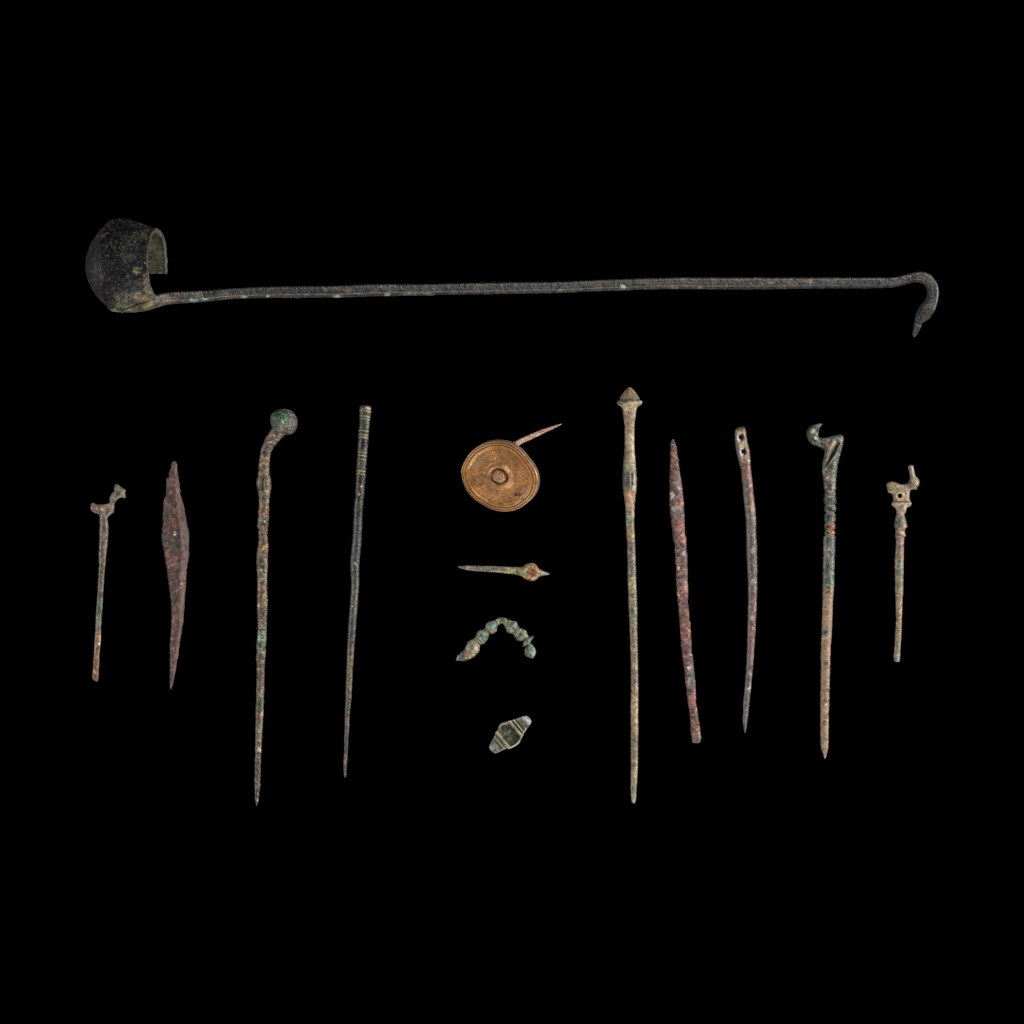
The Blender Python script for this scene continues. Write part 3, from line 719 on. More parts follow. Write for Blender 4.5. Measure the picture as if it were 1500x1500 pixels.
def disc_part():
    outline = np.array([(675, 688), (678, 681), (690, 661.6), (708, 649.6), (729.6, 645), (748.8, 647.8), (759.6, 653.8), (774, 668.8), (786, 685.6), (790.2, 701.2), (788.4, 714.4), (783.6, 725.2),
                        (771.6, 737.2), (759.6, 745.6), (741.6, 749.4), (724.8, 747.4), (708, 739.6), (692.4, 728.8), (682.8, 716.8), (677.4, 702.4)])
    cen = np.array([732.2, 697.6])
    r = outline - cen
    a = (r @ mdir); b = r @ bdir
    a = np.where(a > 0, a * 0.955, a) / math.cos(TD)
    ang = np.arctan2(b, a); rad = np.hypot(a, b)
    k = np.argsort(ang); ang, rad = ang[k], rad[k]
    ang = np.concatenate([ang - 2 * np.pi, ang, ang + 2 * np.pi]); rad = np.tile(rad, 3)
    nth = 400
    th = np.arange(nth) * 2 * np.pi / nth
    R = pchip(ang, rad, th)
    for _ in range(60): R = (np.roll(R, 1) + 2 * R + np.roll(R, -1)) / 4
    prof = [(0, 6.0), (0.06, 6.2), (0.12, 5.4), (0.175, 3.8), (0.195, 0.2), (0.215, 0.6), (0.26, 4.0), (0.295, 5.0), (0.33, 3.4), (0.38, 0.5), (0.44, 0.0), (0.60, 0.2), (0.78, 0.5), (0.805, 1.2), (0.835, 3.0), (0.86, 2.8),
            (0.872, 0.9), (0.888, 0.8), (0.90, 2.6), (0.925, 2.8), (0.938, 1.1), (0.95, 1.0), (0.962, 1.9), (0.985, 1.5), (0.998, 0.2), (1.0, -1.5), (0.997, -7.0), (0.975, -7.8), (0.9, -7.0), (0.5, -5.2), (0.0, -5)]
    prof = np.array(prof)
    L = np.concatenate([[0], np.cumsum(np.hypot(np.diff(prof[:, 0]) * 58, np.diff(prof[:, 1])))])
    ui = np.linspace(0, L[-1], 300)
    rho = np.interp(ui, L, prof[:, 0]); hh = np.interp(ui, L, prof[:, 1])
    topm = ui <= np.interp(25, np.arange(len(L)), L)
    A = rho[:, None] * R[None] * np.cos(th)[None]; B = rho[:, None] * R[None] * np.sin(th)[None]
    H = np.repeat(hh[:, None], nth, 1)
    flat = np.stack([A.ravel() + 500, B.ravel() + 500, np.full(A.size, 3.0)], 1)
    H = H + 0.7 * ((fbm(flat, 0.22, 3, 2) - 0.5) * 2).reshape(H.shape) + 0.8 * ((fbm(flat, 0.05, 2, 7) - 0.5) * 2).reshape(H.shape)
    knob = (rho < 0.17)[:, None]
    H = H + np.where(knob, 2.6 * ((fbm(flat, 0.3, 2, 12) - 0.5) * 2).reshape(H.shape), 0)
    gap = np.exp(-((rho - 0.19) / 0.018) ** 2)[:, None] * (0.35 + 0.65 * np.cos(th - 2.6).clip(-0.4, 1))[None]
    H = H - 2.5 * gap
    # compass-turned fine rings on the field
    H = H + (0.0 * np.sin(rho * 58 * 2.2) * ((rho > 0.4) & (rho < 0.8) & topm))[:, None]
    n3 = np.array([-mdir[0] * math.sin(TD), -mdir[1] * math.sin(TD), math.cos(TD)])
    a3 = np.array([mdir[0] * math.cos(TD), mdir[1] * math.cos(TD), math.sin(TD)])
    b3 = np.array([bdir[0], bdir[1], 0])
    C = np.array([cen[0], cen[1], 40.0])
    P = (C + A[..., None] * a3 + B[..., None] * b3 + H[..., None] * n3).reshape(-1, 3)
    P[:, 2] = np.maximum(P[:, 2], 0.1)
    col = paint(P, np.zeros(len(P)), sp_d)
    rr = np.repeat(rho[:, None], nth, 1).ravel(); tp = np.repeat(topm[:, None], nth, 1).ravel()
    m = (np.exp(-((rr - 0.188) / 0.014) ** 2)) * tp * 0.8 * np.clip(gap.ravel() + 0.2, 0, 1)
    col = mixc(col, (40, 32, 24), m)
    m = sstep(0.18, 0.15, rr) * tp if False else (1 - sstep(0.14, 0.175, rr)) * tp * 0.65
    col = mixc(col, (172, 136, 104), m)
    m = (np.exp(-((rr - 0.3) / 0.035) ** 2)) * tp * 0.6
    col = mixc(col, (160, 134, 98), m)
    m = (np.exp(-((rr - 0.85) / 0.014) ** 2) + np.exp(-((rr - 0.912) / 0.016) ** 2)) * tp * 0.65
    col = mixc(col, (192, 150, 88), np.clip(m, 0, 1))
    m = (np.exp(-((rr - 0.88) / 0.008) ** 2) + np.exp(-((rr - 0.944) / 0.008) ** 2)) * tp * 0.7 * sstep(0.35, 0.6, fbm(P, 0.06, 2, 77))
    col = mixc(col, (92, 66, 40), np.clip(m, 0, 1))
    m = sstep(0.985, 1.0, rr) * 0.8
    col = mixc(col, (104, 92, 84), m)
    def grid(i0, i1, name, par):
        m_ = i1 - i0
        q = P[i0 * nth:i1 * nth]; c = col[i0 * nth:i1 * nth]
        a_ = np.arange(m_ - 1)[:, None] * nth + np.arange(nth)[None]
        b_ = np.arange(m_ - 1)[:, None] * nth + (np.arange(nth)[None] + 1) % nth
        F = np.stack([a_.ravel(), b_.ravel(), (b_ + nth).ravel(), (a_ + nth).ravel()], 1)
        fan = []; extra = []; base = len(q)
        for rI in (0, m_ - 1):
            ring = q[rI * nth:(rI + 1) * nth]
            if np.ptp(ring[:, 0]) > 0.5:       # close open ends
                extra.append(ring.mean(0) - (n3 * 1.5 if rI == 0 and i0 > 0 else n3 * 0.5))
                k = np.arange(nth); k1 = (k + 1) % nth
                t3 = np.stack([rI * nth + k, rI * nth + k1, np.full(nth, base)], 1)
                fan.append(t3[:, ::-1] if rI == 0 else t3)
                base += 1
        if extra:
            q = np.concatenate([q, np.array(extra)]); c = np.concatenate([c, np.tile(c[:1], (len(extra), 1))])
        return make_obj(name, q, [F] + fan, MAT['disc'], par, c)
    ik = int(np.searchsorted(ui, np.interp(4.4, np.arange(len(L)), L)))
    disc = grid(ik, len(ui), "disc", brooch)
    grid(0, ik + 1, "knob", disc)
    return disc
disc_part()
sp = dict(seed=10, bands=[(740, (148, 112, 88)), (765, (156, 118, 90)), (800, (150, 110, 84)), (825, (150, 130, 116))], jit=3,
          mottle=[((176, 140, 110), 0.2, 0.6, 0.05, 0.6), ((120, 80, 58), 0.18, 0.62, 0.05, 0.6)], grain=0.3, rough=0.18, specks=(0.86, (190, 170, 150), 0.5))
sweep([((738, 655), (744, 664)), ((752, 648.2), (758.5, 655.4)), ((755.5, 646.3), (761, 652.3)), ((764, 642), (769, 647.8)), ((774, 637.6), (778.5, 643.3)), ((786, 632.3), (790, 638)), ((797, 628.3), (800, 632.8)), ((806, 625.4), (808.5, 629)),
       ((814, 622.8), (816, 625.4)), ((822, 620.8), (822.4, 621.6))],
      [("spike", 0, 2000)], brooch, MAT['bronze'], sp, 40, 2, hf=0.7, sec=3.0, tmode='x')

# ================================================================== SMALL NEEDLE WITH ROUND SOCKET
needle = thing("socket_needle", "tiny pointed bronze fragment with a round orange and green socket, below the golden disc", "fragment", 745, 836)
sp = dict(seed=11, bands=[(670, (120, 104, 98)), (690, (98, 86, 82)), (705, (92, 92, 80)), (720, (98, 92, 76)), (735, (110, 106, 84)), (742, (140, 130, 86)), (760, (138, 124, 82)), (768, (138, 112, 72)), (790, (150, 112, 74)), (797, (142, 128, 104)), (799.5, (150, 144, 136)), (806, (150, 150, 150))],
          mottle=[((76, 90, 80), 0.16, 0.58, 0.06, 0.5), ((162, 148, 102), 0.25, 0.62, 0.05, 0.5), ((90, 68, 44), 0.25, 0.64, 0.05, 0.5)],
          patches=[(778, 840, 6, 7, (186, 112, 56), 1.0), (784, 835, 5, 5, (178, 120, 70), 1.0), (771.5, 839, 2.2, 5.5, (56, 82, 50), 1.0), (775.5, 833, 2.1, 2.4, (112, 30, 16), 1.0), (786, 838, 4, 5, (156, 100, 62), 0.7), (777.5, 840, 1.6, 1.6, (60, 40, 26), 0.9), (774, 829, 4, 2, (178, 140, 96), 0.6)],
          grain=0.28, rough=0.2, specks=(0.85, (180, 170, 140), 0.6), pits=(0.84, 0.5), jit=2)
sweep(hpairs([(671.7, 829.6, 831.6), (679, 829, 833.6), (687.7, 828.8, 835.5), (702.7, 829, 836.8), (718.7, 829.3, 837.9), (734.7, 829.9, 838.9), (745, 830.7, 840.2), (756, 831, 841.6), (764, 831, 843), (768, 832, 844)]),
      [("shaft", 600, 900)], needle, MAT['bronze'], sp, 4, 6, hf=0.85, sec=2.3, tmode='x')
sock = [(758, 831.5), (762.4, 831.1), (766.7, 829.3), (772, 826), (778.4, 824.7), (783.7, 826), (787, 829.3), (789.6, 833), (794.4, 835.7), (798.7, 837.9), (803, 839.5), (805.6, 840.6), (803, 841.8), (798.7, 842.6), (794.4, 843.6), (789.6, 844.9), (787, 847.6), (783.7, 850), (778.4, 851.2), (772, 849), (766.7, 845.9), (762.4, 842.9), (758, 841.6)]
inflate("socket", sock, needle, MAT['bronze'], sp, 7, 6.4, 6, tmode='x',
        tfun=lambda X, Y, d: -3.0 * (1 - sstep(4.5, 8.5, np.hypot(X - 777.5, (Y - 838)))) + 0.8 * gauss(np.hypot(X - 777.5, Y - 838), 9.3, 1.6) - 4.0 * sstep(792, 805, X))

# ================================================================== BEADED ARCH FRAGMENT
bow = thing("beaded_bow", "small arched green bronze bow made of a row of beads", "brooch bow", 728, 938)
bp = [((668, 965.2), (669.4, 967.8)), ((670, 961.5), (676, 967.8)), ((672.3, 958.6), (682.8, 967.6)), ((673.2, 957.4), (685.5, 966.4)), ((677, 954.8), (690.5, 964)), ((681, 950.5), (697, 960)), ((683, 945), (702, 952.5)), ((686.5, 939.7), (702.8, 947)), ((690.5, 937.3), (702.3, 943)),
      ((694.5, 935), (703, 943)), ((697, 933), (706.5, 943.3)), ((698, 930.5), (710, 941.3)), ((699, 926.5), (713.7, 937.5)), ((702, 924), (715, 933)), ((707, 923), (716, 930.6)), ((710, 921), (717.2, 928.3)), ((711.4, 918), (720, 927.8)),
      ((712.3, 914.5), (724.3, 926.8)), ((716, 911.2), (727.5, 922.8)), ((721, 910), (728, 919.5)), ((724.4, 909.4), (729.4, 916.8)), ((727, 907.8), (731, 914.8)), ((731, 905.5), (733, 913.6)), ((736, 904.8), (735.2, 913.4)),
      ((741, 906), (737.5, 914.8)), ((744, 908.3), (739.2, 917.3)), ((746.3, 908.6), (739.8, 918.7)), ((747.5, 909.8), (741.3, 919.6)), ((750, 909.8), (741.4, 922.5)), ((755, 910.5), (743.5, 926)), ((757.6, 914), (748, 927.7)), ((758.2, 917), (751, 928.3)),
      ((760.6, 918.6), (752, 930)), ((760.3, 920.6), (753.6, 930.4)), ((763, 921.2), (754.2, 932.3)), ((767, 922.2), (755.2, 935.5)), ((771, 925), (758, 938.3)), ((772, 929), (762, 939)), ((773, 931.5), (766, 938.5)), ((774.5, 933), (767, 939.7)),
      ((781.2, 931.2), (765.8, 945.5)), ((781.7, 933), (765.6, 947.6)), ((779.2, 937.5), (768.5, 947)), ((777.6, 941), (771, 946.3)), ((780, 944.5), (770.2, 948.6)), ((783.5, 949), (768.6, 952.5)), ((785, 954), (768.8, 957)), ((784, 959), (771.5, 961.5)), ((781.5, 963.4), (776, 963.2))]
nb = len(bp)
sp = dict(seed=12, bands=[(0, (128, 128, 124)), (2.4, (120, 116, 108)), (3, (150, 112, 78)), (5, (158, 126, 92)), (7.5, (138, 130, 98)), (9, (126, 124, 88)), (11, (92, 118, 92)), (13, (96, 128, 100)), (15, (120, 128, 100)), (17, (98, 128, 104)), (20, (110, 136, 112)), (23, (96, 130, 98)),
                          (25, (90, 100, 76)), (27, (126, 130, 98)), (29, (104, 130, 100)), (32, (138, 128, 90)), (35, (98, 122, 92)), (38, (118, 120, 90)), (40, (112, 120, 104)), (43, (104, 118, 92)), (48, (104, 128, 118))],
          mottle=[((48, 70, 52), 0.16, 0.55, 0.05, 0.65), ((156, 160, 132), 0.22, 0.6, 0.05, 0.6), ((140, 118, 82), 0.12, 0.64, 0.05, 0.5)],
          patches=[(722.5, 916, 4, 4, (60, 128, 124), 0.85), (723.5, 923, 4, 3, (166, 118, 88), 0.85), (682, 960, 8, 3, (138, 86, 46), 0.6), (697, 949, 3, 3.5, (196, 184, 140), 0.8), (708, 930, 4, 4, (74, 104, 72), 0.7), (676, 960.5, 4, 1.1, (50, 34, 26), 0.9),
                   (748, 916, 4, 4, (84, 106, 84), 0.6), (764, 929, 4, 3, (66, 92, 66), 0.6), (771, 939.5, 3, 3.5, (50, 76, 56), 0.7), (744.5, 912, 1.4, 4.5, (50, 56, 38), 0.8), (782, 955, 2, 4, (110, 160, 160), 0.6)],
          grain=0.3, rough=0.34, sat=0.75, specks=(0.82, (196, 196, 170), 0.6), pits=(0.82, 0.6), jit=0.35)
FL = [9.5, 10.6, 16.2, 21.0, 26.2, 27.4, 32.2, 34.0, 38.3]
NK = [8.9, 10.2, 14.7, 15.8, 20.3, 26.9, 33.2, 31.6, 38.7, 43.2]
def bw_d(P, t, w, top):
    nk = sum(np.exp(-((t - c) / 0.16) ** 2) for c in NK)
    fl = sum(np.exp(-((t - c) / 0.22) ** 2) for c in FL)
    return -1.0 * nk + 0.8 * fl - 2.2 * np.exp(-(np.hypot(P[:, 0] - 776.6, P[:, 1] - 959) / 1.7) ** 2) * (top > 0)
def bw_c(P, t, w, top, c):
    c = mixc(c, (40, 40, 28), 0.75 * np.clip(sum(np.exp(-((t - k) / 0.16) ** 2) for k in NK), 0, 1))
    c = mixc(c, (176, 164, 124), 0.6 * np.clip(sum(np.exp(-((t - k) / 0.26) ** 2) for k in FL), 0, 1))
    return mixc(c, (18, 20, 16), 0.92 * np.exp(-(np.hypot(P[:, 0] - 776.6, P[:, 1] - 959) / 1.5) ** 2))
sweep(bp, [("broken_tip", 0, 2.6), ("drop_terminal", 2.6, 9), ("bead", 9, 14.6), ("bead", 14.6, 20.2), ("arch", 20.2, 25.6), ("bead", 25.6, 33), ("bead", 33, 38.6), ("collar", 38.6, 43), ("end_knob", 43, nb - 1)],
      bow, MAT['bronze'], sp, 0, 0, hf=0.95, sec=2.1, tmode='i', step=0.35, M=48, dhook=bw_d, colhook=bw_c, zfun=lambda fr, tr, hw: 9.5 + 0 * fr)

# ================================================================== FINGER RING
ring = thing("finger_ring", "small grey green bronze finger ring with framed bezel and ribbed shoulders", "ring", 748, 1076)
rpoly = [(725.7, 1072.7), (729.3, 1069.3), (731.3, 1063.3), (734.7, 1059.7), (741.3, 1057.7), (745.3, 1056), (750, 1055), (756.7, 1052.7), (763.3, 1050.3), (770.7, 1048.8), (773.8, 1049.7), (777.3, 1054), (778.3, 1056.7), (776, 1062), (772, 1067.3),
         (768, 1073.3), (765.7, 1078), (762, 1086), (758.7, 1090), (753.3, 1093.7), (746, 1097), (742.7, 1096.5), (737.3, 1098.3), (730, 1102.3), (724.7, 1103.3), (720.7, 1100.7), (717.3, 1096), (717, 1092.7), (719.3, 1087.3), (723.3, 1080.7), (725.3, 1076)]
ud = np.array([0.775, -0.632]); vd = np.array([0.632, 0.775]); rc = np.array([748, 1076])
def ring_part():
    poly = smooth_poly(rpoly); h = 0.45
    lo = poly.min(0) - 2; hi = poly.max(0) + 2
    xs = np.arange(lo[0], hi[0], h); ys = np.arange(lo[1], hi[1], h)
    X, Y = np.meshgrid(xs, ys, indexing='ij')
    d = poly_sdf(poly, X, Y)
    U = (X - rc[0]) * ud[0] + (Y - rc[1]) * ud[1]; V = (X - rc[0]) * vd[0] + (Y - rc[1]) * vd[1]
    drop = (np.maximum(np.abs(U) - 12, 0) / 26) ** 2 * 22
    flat = np.stack([X.ravel(), Y.ravel(), np.zeros(X.size)], 1)
    field = (U > -11.5) & (U < 9.3)
    rel = -4.2 * sstep(-12.2, -10.8, U) * (1 - sstep(8.6, 10, U)) * sstep(2.2, 4.4, d)
    rel += 2.6 * gauss(U, 11.6, 1.7) + 2.6 * gauss(U, 16.6, 1.0) - 1.6 * gauss(U, 14.3, 1.0) + 1.2 * gauss(U, 14.3, 1.2) * np.cos(V * 1.75) - 1.6 * gauss(U, 19, 1.1)
    rel += 2.8 * gauss(U, -13.6, 1.2) + 2.4 * gauss(U, -20.4, 0.9) - 0.9 * gauss(U, -17, 2) + 1.0 * gauss(U, -17, 1.8) * np.cos(V * 1.6) - 1.2 * gauss(U, -22.4, 0.9) + 0.5 * gauss(U, -25, 0.9) - 0.5 * gauss(U, -27, 0.9)
    rel += 1.6 * (np.sin(U * 1.7 + V * 0.9) * np.sin(U * 1.1 - V * 1.7)) * sstep(20, 21, U) * (1 - sstep(27, 30, U))
    rel += 0.5 * ((fbm(flat, 0.35, 3, 5) - 0.5) * 2).reshape(X.shape) + 1.0 * field * ((fbm(flat, 0.14, 2, 15) - 0.5) * 2).reshape(X.shape)
    zt = 66 - drop + rel; zb = 66 - drop - 6.5
    zs = np.arange(34, 71, h)
    Z = zs[None, None, :]
    edge = np.maximum(2.0 - d, 0)
    f = np.maximum(Z - (zt - 0.5 * edge ** 1.6)[:, :, None], (zb)[:, :, None] - Z)
    f = np.maximum(f, -d[:, :, None] * 1.0)
    Vt, F = surface_nets(f, (xs[0], ys[0], zs[0]), h)
    u = (Vt[:, 0] - rc[0]) * ud[0] + (Vt[:, 1] - rc[1]) * ud[1]; v = (Vt[:, 0] - rc[0]) * vd[0] + (Vt[:, 1] - rc[1]) * vd[1]
    spr = dict(seed=13, bands=[(-40, (150, 152, 154)), (-30, (146, 148, 150)), (-26, (110, 108, 96)), (-20, (118, 112, 88)), (-13, (128, 116, 90)), (-11.5, (62, 68, 48)), (8, (60, 66, 46)), (10.5, (130, 118, 96)), (13, (120, 112, 92)), (14.3, (58, 60, 46)), (16.5, (128, 122, 98)), (19, (62, 66, 48)),
                               (22, (104, 100, 84)), (28, (124, 116, 108)), (31, (146, 138, 134)), (40, (152, 148, 148))], jit=0.5,
               mottle=[((96, 112, 88), 0.12, 0.58, 0.06, 0.5), ((56, 52, 38), 0.2, 0.62, 0.05, 0.5)], grain=0.25, specks=(0.86, (190, 180, 160), 0.5), pits=(0.86, 0.4),
               patches=[(741, 1070, 3, 4, (120, 136, 116), 0.8), (739, 1076, 3, 3, (112, 126, 104), 0.7), (745.5, 1072, 2.5, 2, (130, 124, 116), 0.8), (752, 1068.5, 4, 3, (80, 64, 60), 0.8), (747, 1081, 2.5, 4, (108, 124, 96), 0.7), (745, 1087, 4, 3, (84, 66, 48), 0.7)])
    col = paint(Vt, u, spr)
    # frame of the bezel
    dd = poly_sdf(poly, Vt[:, 0], Vt[:, 1])
    m = (1 - sstep(1.2, 3.4, dd)) * (np.abs(u) < 24) * (0.3 + 0.7 * sstep(0.38, 0.55, fbm(Vt, 0.18, 2, 23))) * 0.85
    col = mixc(col, (180, 170, 152), m)
    for k_ in (11.6, 16.6, -13.6, -20.4):
        col = mixc(col, (186, 172, 148), 0.7 * np.exp(-((u - k_) / 1.2) ** 2) * (0.15 + 0.85 * sstep(0.4, 0.55, fbm(Vt, 0.28, 2, 3))))
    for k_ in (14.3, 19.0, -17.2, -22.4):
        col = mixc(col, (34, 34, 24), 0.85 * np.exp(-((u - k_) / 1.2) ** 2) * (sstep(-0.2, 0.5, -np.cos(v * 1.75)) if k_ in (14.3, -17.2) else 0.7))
    objs = []
    cu = u[F].mean(1)
    bz = None
    for nm, sel in (("bezel", (cu > -11.8) & (cu < 10)), ("shoulder", cu >= 10), ("shoulder", cu <= -11.8)):
        f_ = F[sel]; us = np.unique(f_.ravel()); rm = -np.ones(len(Vt), int); rm[us] = np.arange(len(us))
        objs.append(make_obj(nm, Vt[us], [rm[f_]], MAT['bronze'], ring, col[us]))
    # hoop below
    path = np.array([(-31, 45), (-32.5, 36), (-31.5, 26), (-27, 15.5), (-19, 7), (-9, 3.2), (0, 2.6), (9, 3.2), (18, 7), (25, 15.5), (29, 26), (30, 36), (28.5, 46)])
    L = np.concatenate([[0], np.cumsum(np.hypot(*np.diff(path, axis=0).T))])
    ui = np.linspace(0, L[-1], 180)
    pu = pchip(L, path[:, 0], ui); pz = pchip(L, path[:, 1], ui)
    tu, tz = np.gradient(pu), np.gradient(pz); n_ = np.hypot(tu, tz); nu, nz = -tz / n_, tu / n_
    M = 24; s2 = section(2.6, M)
    wv = np.interp(ui, [0, L[-1] / 2, L[-1]], [6.5, 5.0, 6.0])
    off = np.interp(ui, [0, L[-1]], [-0.5, 0.8])
    u3 = pu[:, None] + nu[:, None] * s2[None, :, 1] * 2.4; z3 = pz[:, None] + nz[:, None] * s2[None, :, 1] * 2.4
    v3 = wv[:, None] * s2[None, :, 0] + off[:, None]
    P = np.stack([rc[0] + u3 * ud[0] + v3 * vd[0], rc[1] + u3 * ud[1] + v3 * vd[1], np.maximum(z3, 0.1)], 2).reshape(-1, 3)
    a_ = np.arange(179)[:, None] * M + np.arange(M)[None]; b_ = np.arange(179)[:, None] * M + (np.arange(M)[None] + 1) % M
    Fh = np.stack([a_.ravel(), b_.ravel(), (b_ + M).ravel(), (a_ + M).ravel()], 1)
    make_obj("hoop", P, [Fh], MAT['bronze'], ring, paint(P, np.full(len(P), 38.0), spr))
ring_part()

# ================================================================== CONE-HEADED PIN
pin_d = thing("cone_headed_pin", "tallest pale tan bronze pin with a conical mushroom-shaped head", "pin", 925, 870)
sp = dict(seed=14, bands=[(566, (126, 106, 88)), (576, (130, 102, 78)), (583, (124, 98, 74)), (587, (84, 78, 66)), (590, (164, 150, 118)), (595, (182, 156, 124)), (601, (146, 122, 90)), (620, (148, 124, 88)), (645, (150, 126, 92)), (668, (146, 122, 88)), (676, (158, 124, 96)), (686, (128, 122, 88)),
                          (696, (98, 90, 78)), (710, (104, 94, 80)), (718, (126, 106, 76)), (724, (146, 112, 80)), (736, (146, 116, 84)), (744, (140, 122, 92)), (757, (134, 122, 92)), (766, (116, 104, 82)), (775, (128, 112, 82)), (790, (132, 118, 84)), (796, (86, 74, 64)), (822, (88, 78, 64)), (834, (78, 86, 68)),
                          (850, (128, 116, 80)), (864, (126, 114, 80)), (870, (102, 98, 82)), (884, (130, 120, 82)), (896, (92, 98, 70)), (910, (106, 100, 80)), (930, (122, 102, 80)), (960, (118, 100, 82)), (1000, (116, 100, 80)), (1035, (138, 116, 78)), (1060, (138, 112, 80)), (1090, (120, 106, 84)), (1120, (138, 120, 90)),
                          (1150, (132, 122, 96)), (1165, (120, 124, 98)), (1178, (140, 146, 130))],
          mottle=[((96, 82, 62), 0.14, 0.6, 0.06, 0.5), ((172, 150, 108), 0.2, 0.62, 0.05, 0.5)],
          patches=[(917.5, 587, 4, 4, (88, 104, 84), 0.8), (921, 591, 10, 3, (176, 160, 112), 0.6), (926, 605, 2.5, 4, (92, 88, 82), 0.8), (927, 618, 1.8, 5, (96, 92, 84), 0.7), (918, 762, 6, 4, (60, 124, 92), 0.95), (922, 759, 3, 2.5, (64, 130, 96), 0.8), (929.5, 715, 2.6, 5, (110, 150, 116), 0.9), (915, 690, 3, 3, (80, 112, 84), 0.7),
                   (926, 895, 3, 4, (64, 82, 50), 0.8), (931.5, 935, 1.6, 7, (74, 74, 70), 0.8), (924, 830, 5, 5, (66, 98, 80), 0.6), (920, 730, 6, 13, (172, 118, 82), 0.85), (923, 729, 3, 7, (206, 166, 130), 0.85), (919, 702, 6, 11, (78, 66, 66), 0.85), (929.3, 701, 2.1, 9, (158, 152, 112), 0.9), (929, 1095, 2, 8, (120, 130, 106), 0.6)],
          grain=0.26, rough=0.18, specks=(0.84, (196, 178, 136), 0.5), pits=(0.83, 0.45), jit=3)
slit2 = lambda X, Y: np.exp(-((X - 925.8 - 0.02 * (Y - 700)) / 1.6) ** 2) * sstep(690, 696, Y) * (1 - sstep(709, 713, Y))
grv = lambda Y, w: np.exp(-((Y - 586.6 + 1.0 * w * w) / 1.1) ** 2)
sweep(vpairs([(568, 920, 924.4), (570, 917.3, 927), (573.3, 914.7, 929.7), (578, 911.3, 933.3), (583.3, 907.7, 937), (586.7, 905.3, 939), (589.3, 904.1, 940.6), (592, 904.9, 939.3), (594, 907.3, 936.2), (596.7, 911, 933.3), (600, 912.1, 932.1), (606.7, 912.8, 931.3), (616.7, 914.3, 930.1), (626.7, 915.2, 929.3), (640, 915.3, 929),
              (653, 915, 929.3), (663, 914.4, 929.6), (676.7, 913.3, 930.9), (690, 912.3, 931.7), (703, 912, 932.7), (716.7, 912.7, 932), (730, 914.7, 930.4), (743, 916, 929.3), (763, 916.8, 928.9), (790, 918.4, 930), (810, 919, 930.7), (836.7, 919.3, 931.5), (850, 919.6, 931.7), (880, 920.8, 932.8),
              (920, 922.4, 933.3), (946.7, 923.3, 933.7), (973, 924, 934.4), (1013, 924.3, 934.8), (1050, 924, 934.7), (1101, 924.1, 934.5), (1126.7, 924.1, 933.8), (1152, 923.9, 932.6), (1164.7, 924.3, 931.7), (1172, 925.3, 931), (1176, 927, 930)]),
      [("head", 500, 597.5), ("shaft", 597.5, 1300)], pin_d, MAT['bronze'], sp, 18, 5, hf=0.95, sec=2.1, M=56, step=0.5,
      dhook=lambda P, t, w, top: -2.0 * grv(P[:, 1], w) - 2.4 * slit2(P[:, 0], P[:, 1]) * (top > 0),
      colhook=lambda P, t, w, top, c: mixc(mixc(c, (50, 50, 44), 0.85 * grv(P[:, 1], w)), (58, 54, 52), 0.8 * slit2(P[:, 0], P[:, 1]) * (top > 0)))

# ================================================================== RUSTED ROD
sp = dict(seed=15, bands=[(640, (104, 84, 80)), (660, (120, 76, 60)), (670, (132, 74, 48)), (680, (112, 80, 78)), (695, (108, 62, 52)), (708, (104, 82, 76)), (720, (90, 76, 76)), (735, (110, 68, 56)), (750, (96, 82, 80)), (765, (134, 74, 54)), (775, (158, 84, 54)), (790, (142, 78, 54)), (800, (104, 76, 68)), (830, (112, 82, 68)),
                          (860, (114, 74, 62)), (890, (112, 62, 50)), (918, (138, 76, 50)), (935, (118, 66, 56)), (948, (100, 82, 76)), (958, (106, 64, 52)), (975, (116, 78, 60)), (990, (90, 82, 80)), (1008, (90, 80, 76)), (1020, (138, 78, 58)), (1040, (122, 74, 60)), (1055, (110, 72, 60)), (1088, (118, 86, 76))],
          mottle=[((84, 72, 74), 0.1, 0.58, 0.06, 0.65), ((150, 84, 56), 0.12, 0.63, 0.05, 0.6), ((150, 128, 112), 0.24, 0.68, 0.05, 0.6), ((72, 46, 42), 0.2, 0.62, 0.05, 0.6)],
          patches=[(985, 726, 3, 5, (226, 216, 200), 0.95), (989, 744, 6, 5, (206, 196, 182), 0.8), (985, 734, 2, 3, (60, 58, 60), 0.8), (997, 728, 3.5, 4, (88, 92, 90), 0.8), (992, 753, 4, 4, (80, 86, 90), 0.85), (995, 716, 3, 3, (170, 84, 40), 0.9), (994, 832, 2, 4, (214, 200, 180), 0.85), (1002, 812, 2.5, 4, (176, 158, 134), 0.7),
                   (988, 785, 3, 10, (84, 70, 72), 0.8), (1008.5, 979, 3, 4, (214, 180, 150), 0.9), (1010, 997, 4, 6, (150, 140, 130), 0.5), (1003, 918, 4, 6, (172, 96, 54), 0.7), (994, 870, 2, 6, (180, 165, 140), 0.6), (995, 845, 3, 5, (84, 84, 86), 0.7), (1009, 960, 3, 4, (150, 138, 124), 0.6)],
          grain=0.4, rough=0.42, sat=0.76, specks=(0.82, (176, 158, 142), 0.55), pits=(0.78, 0.6), jit=5)
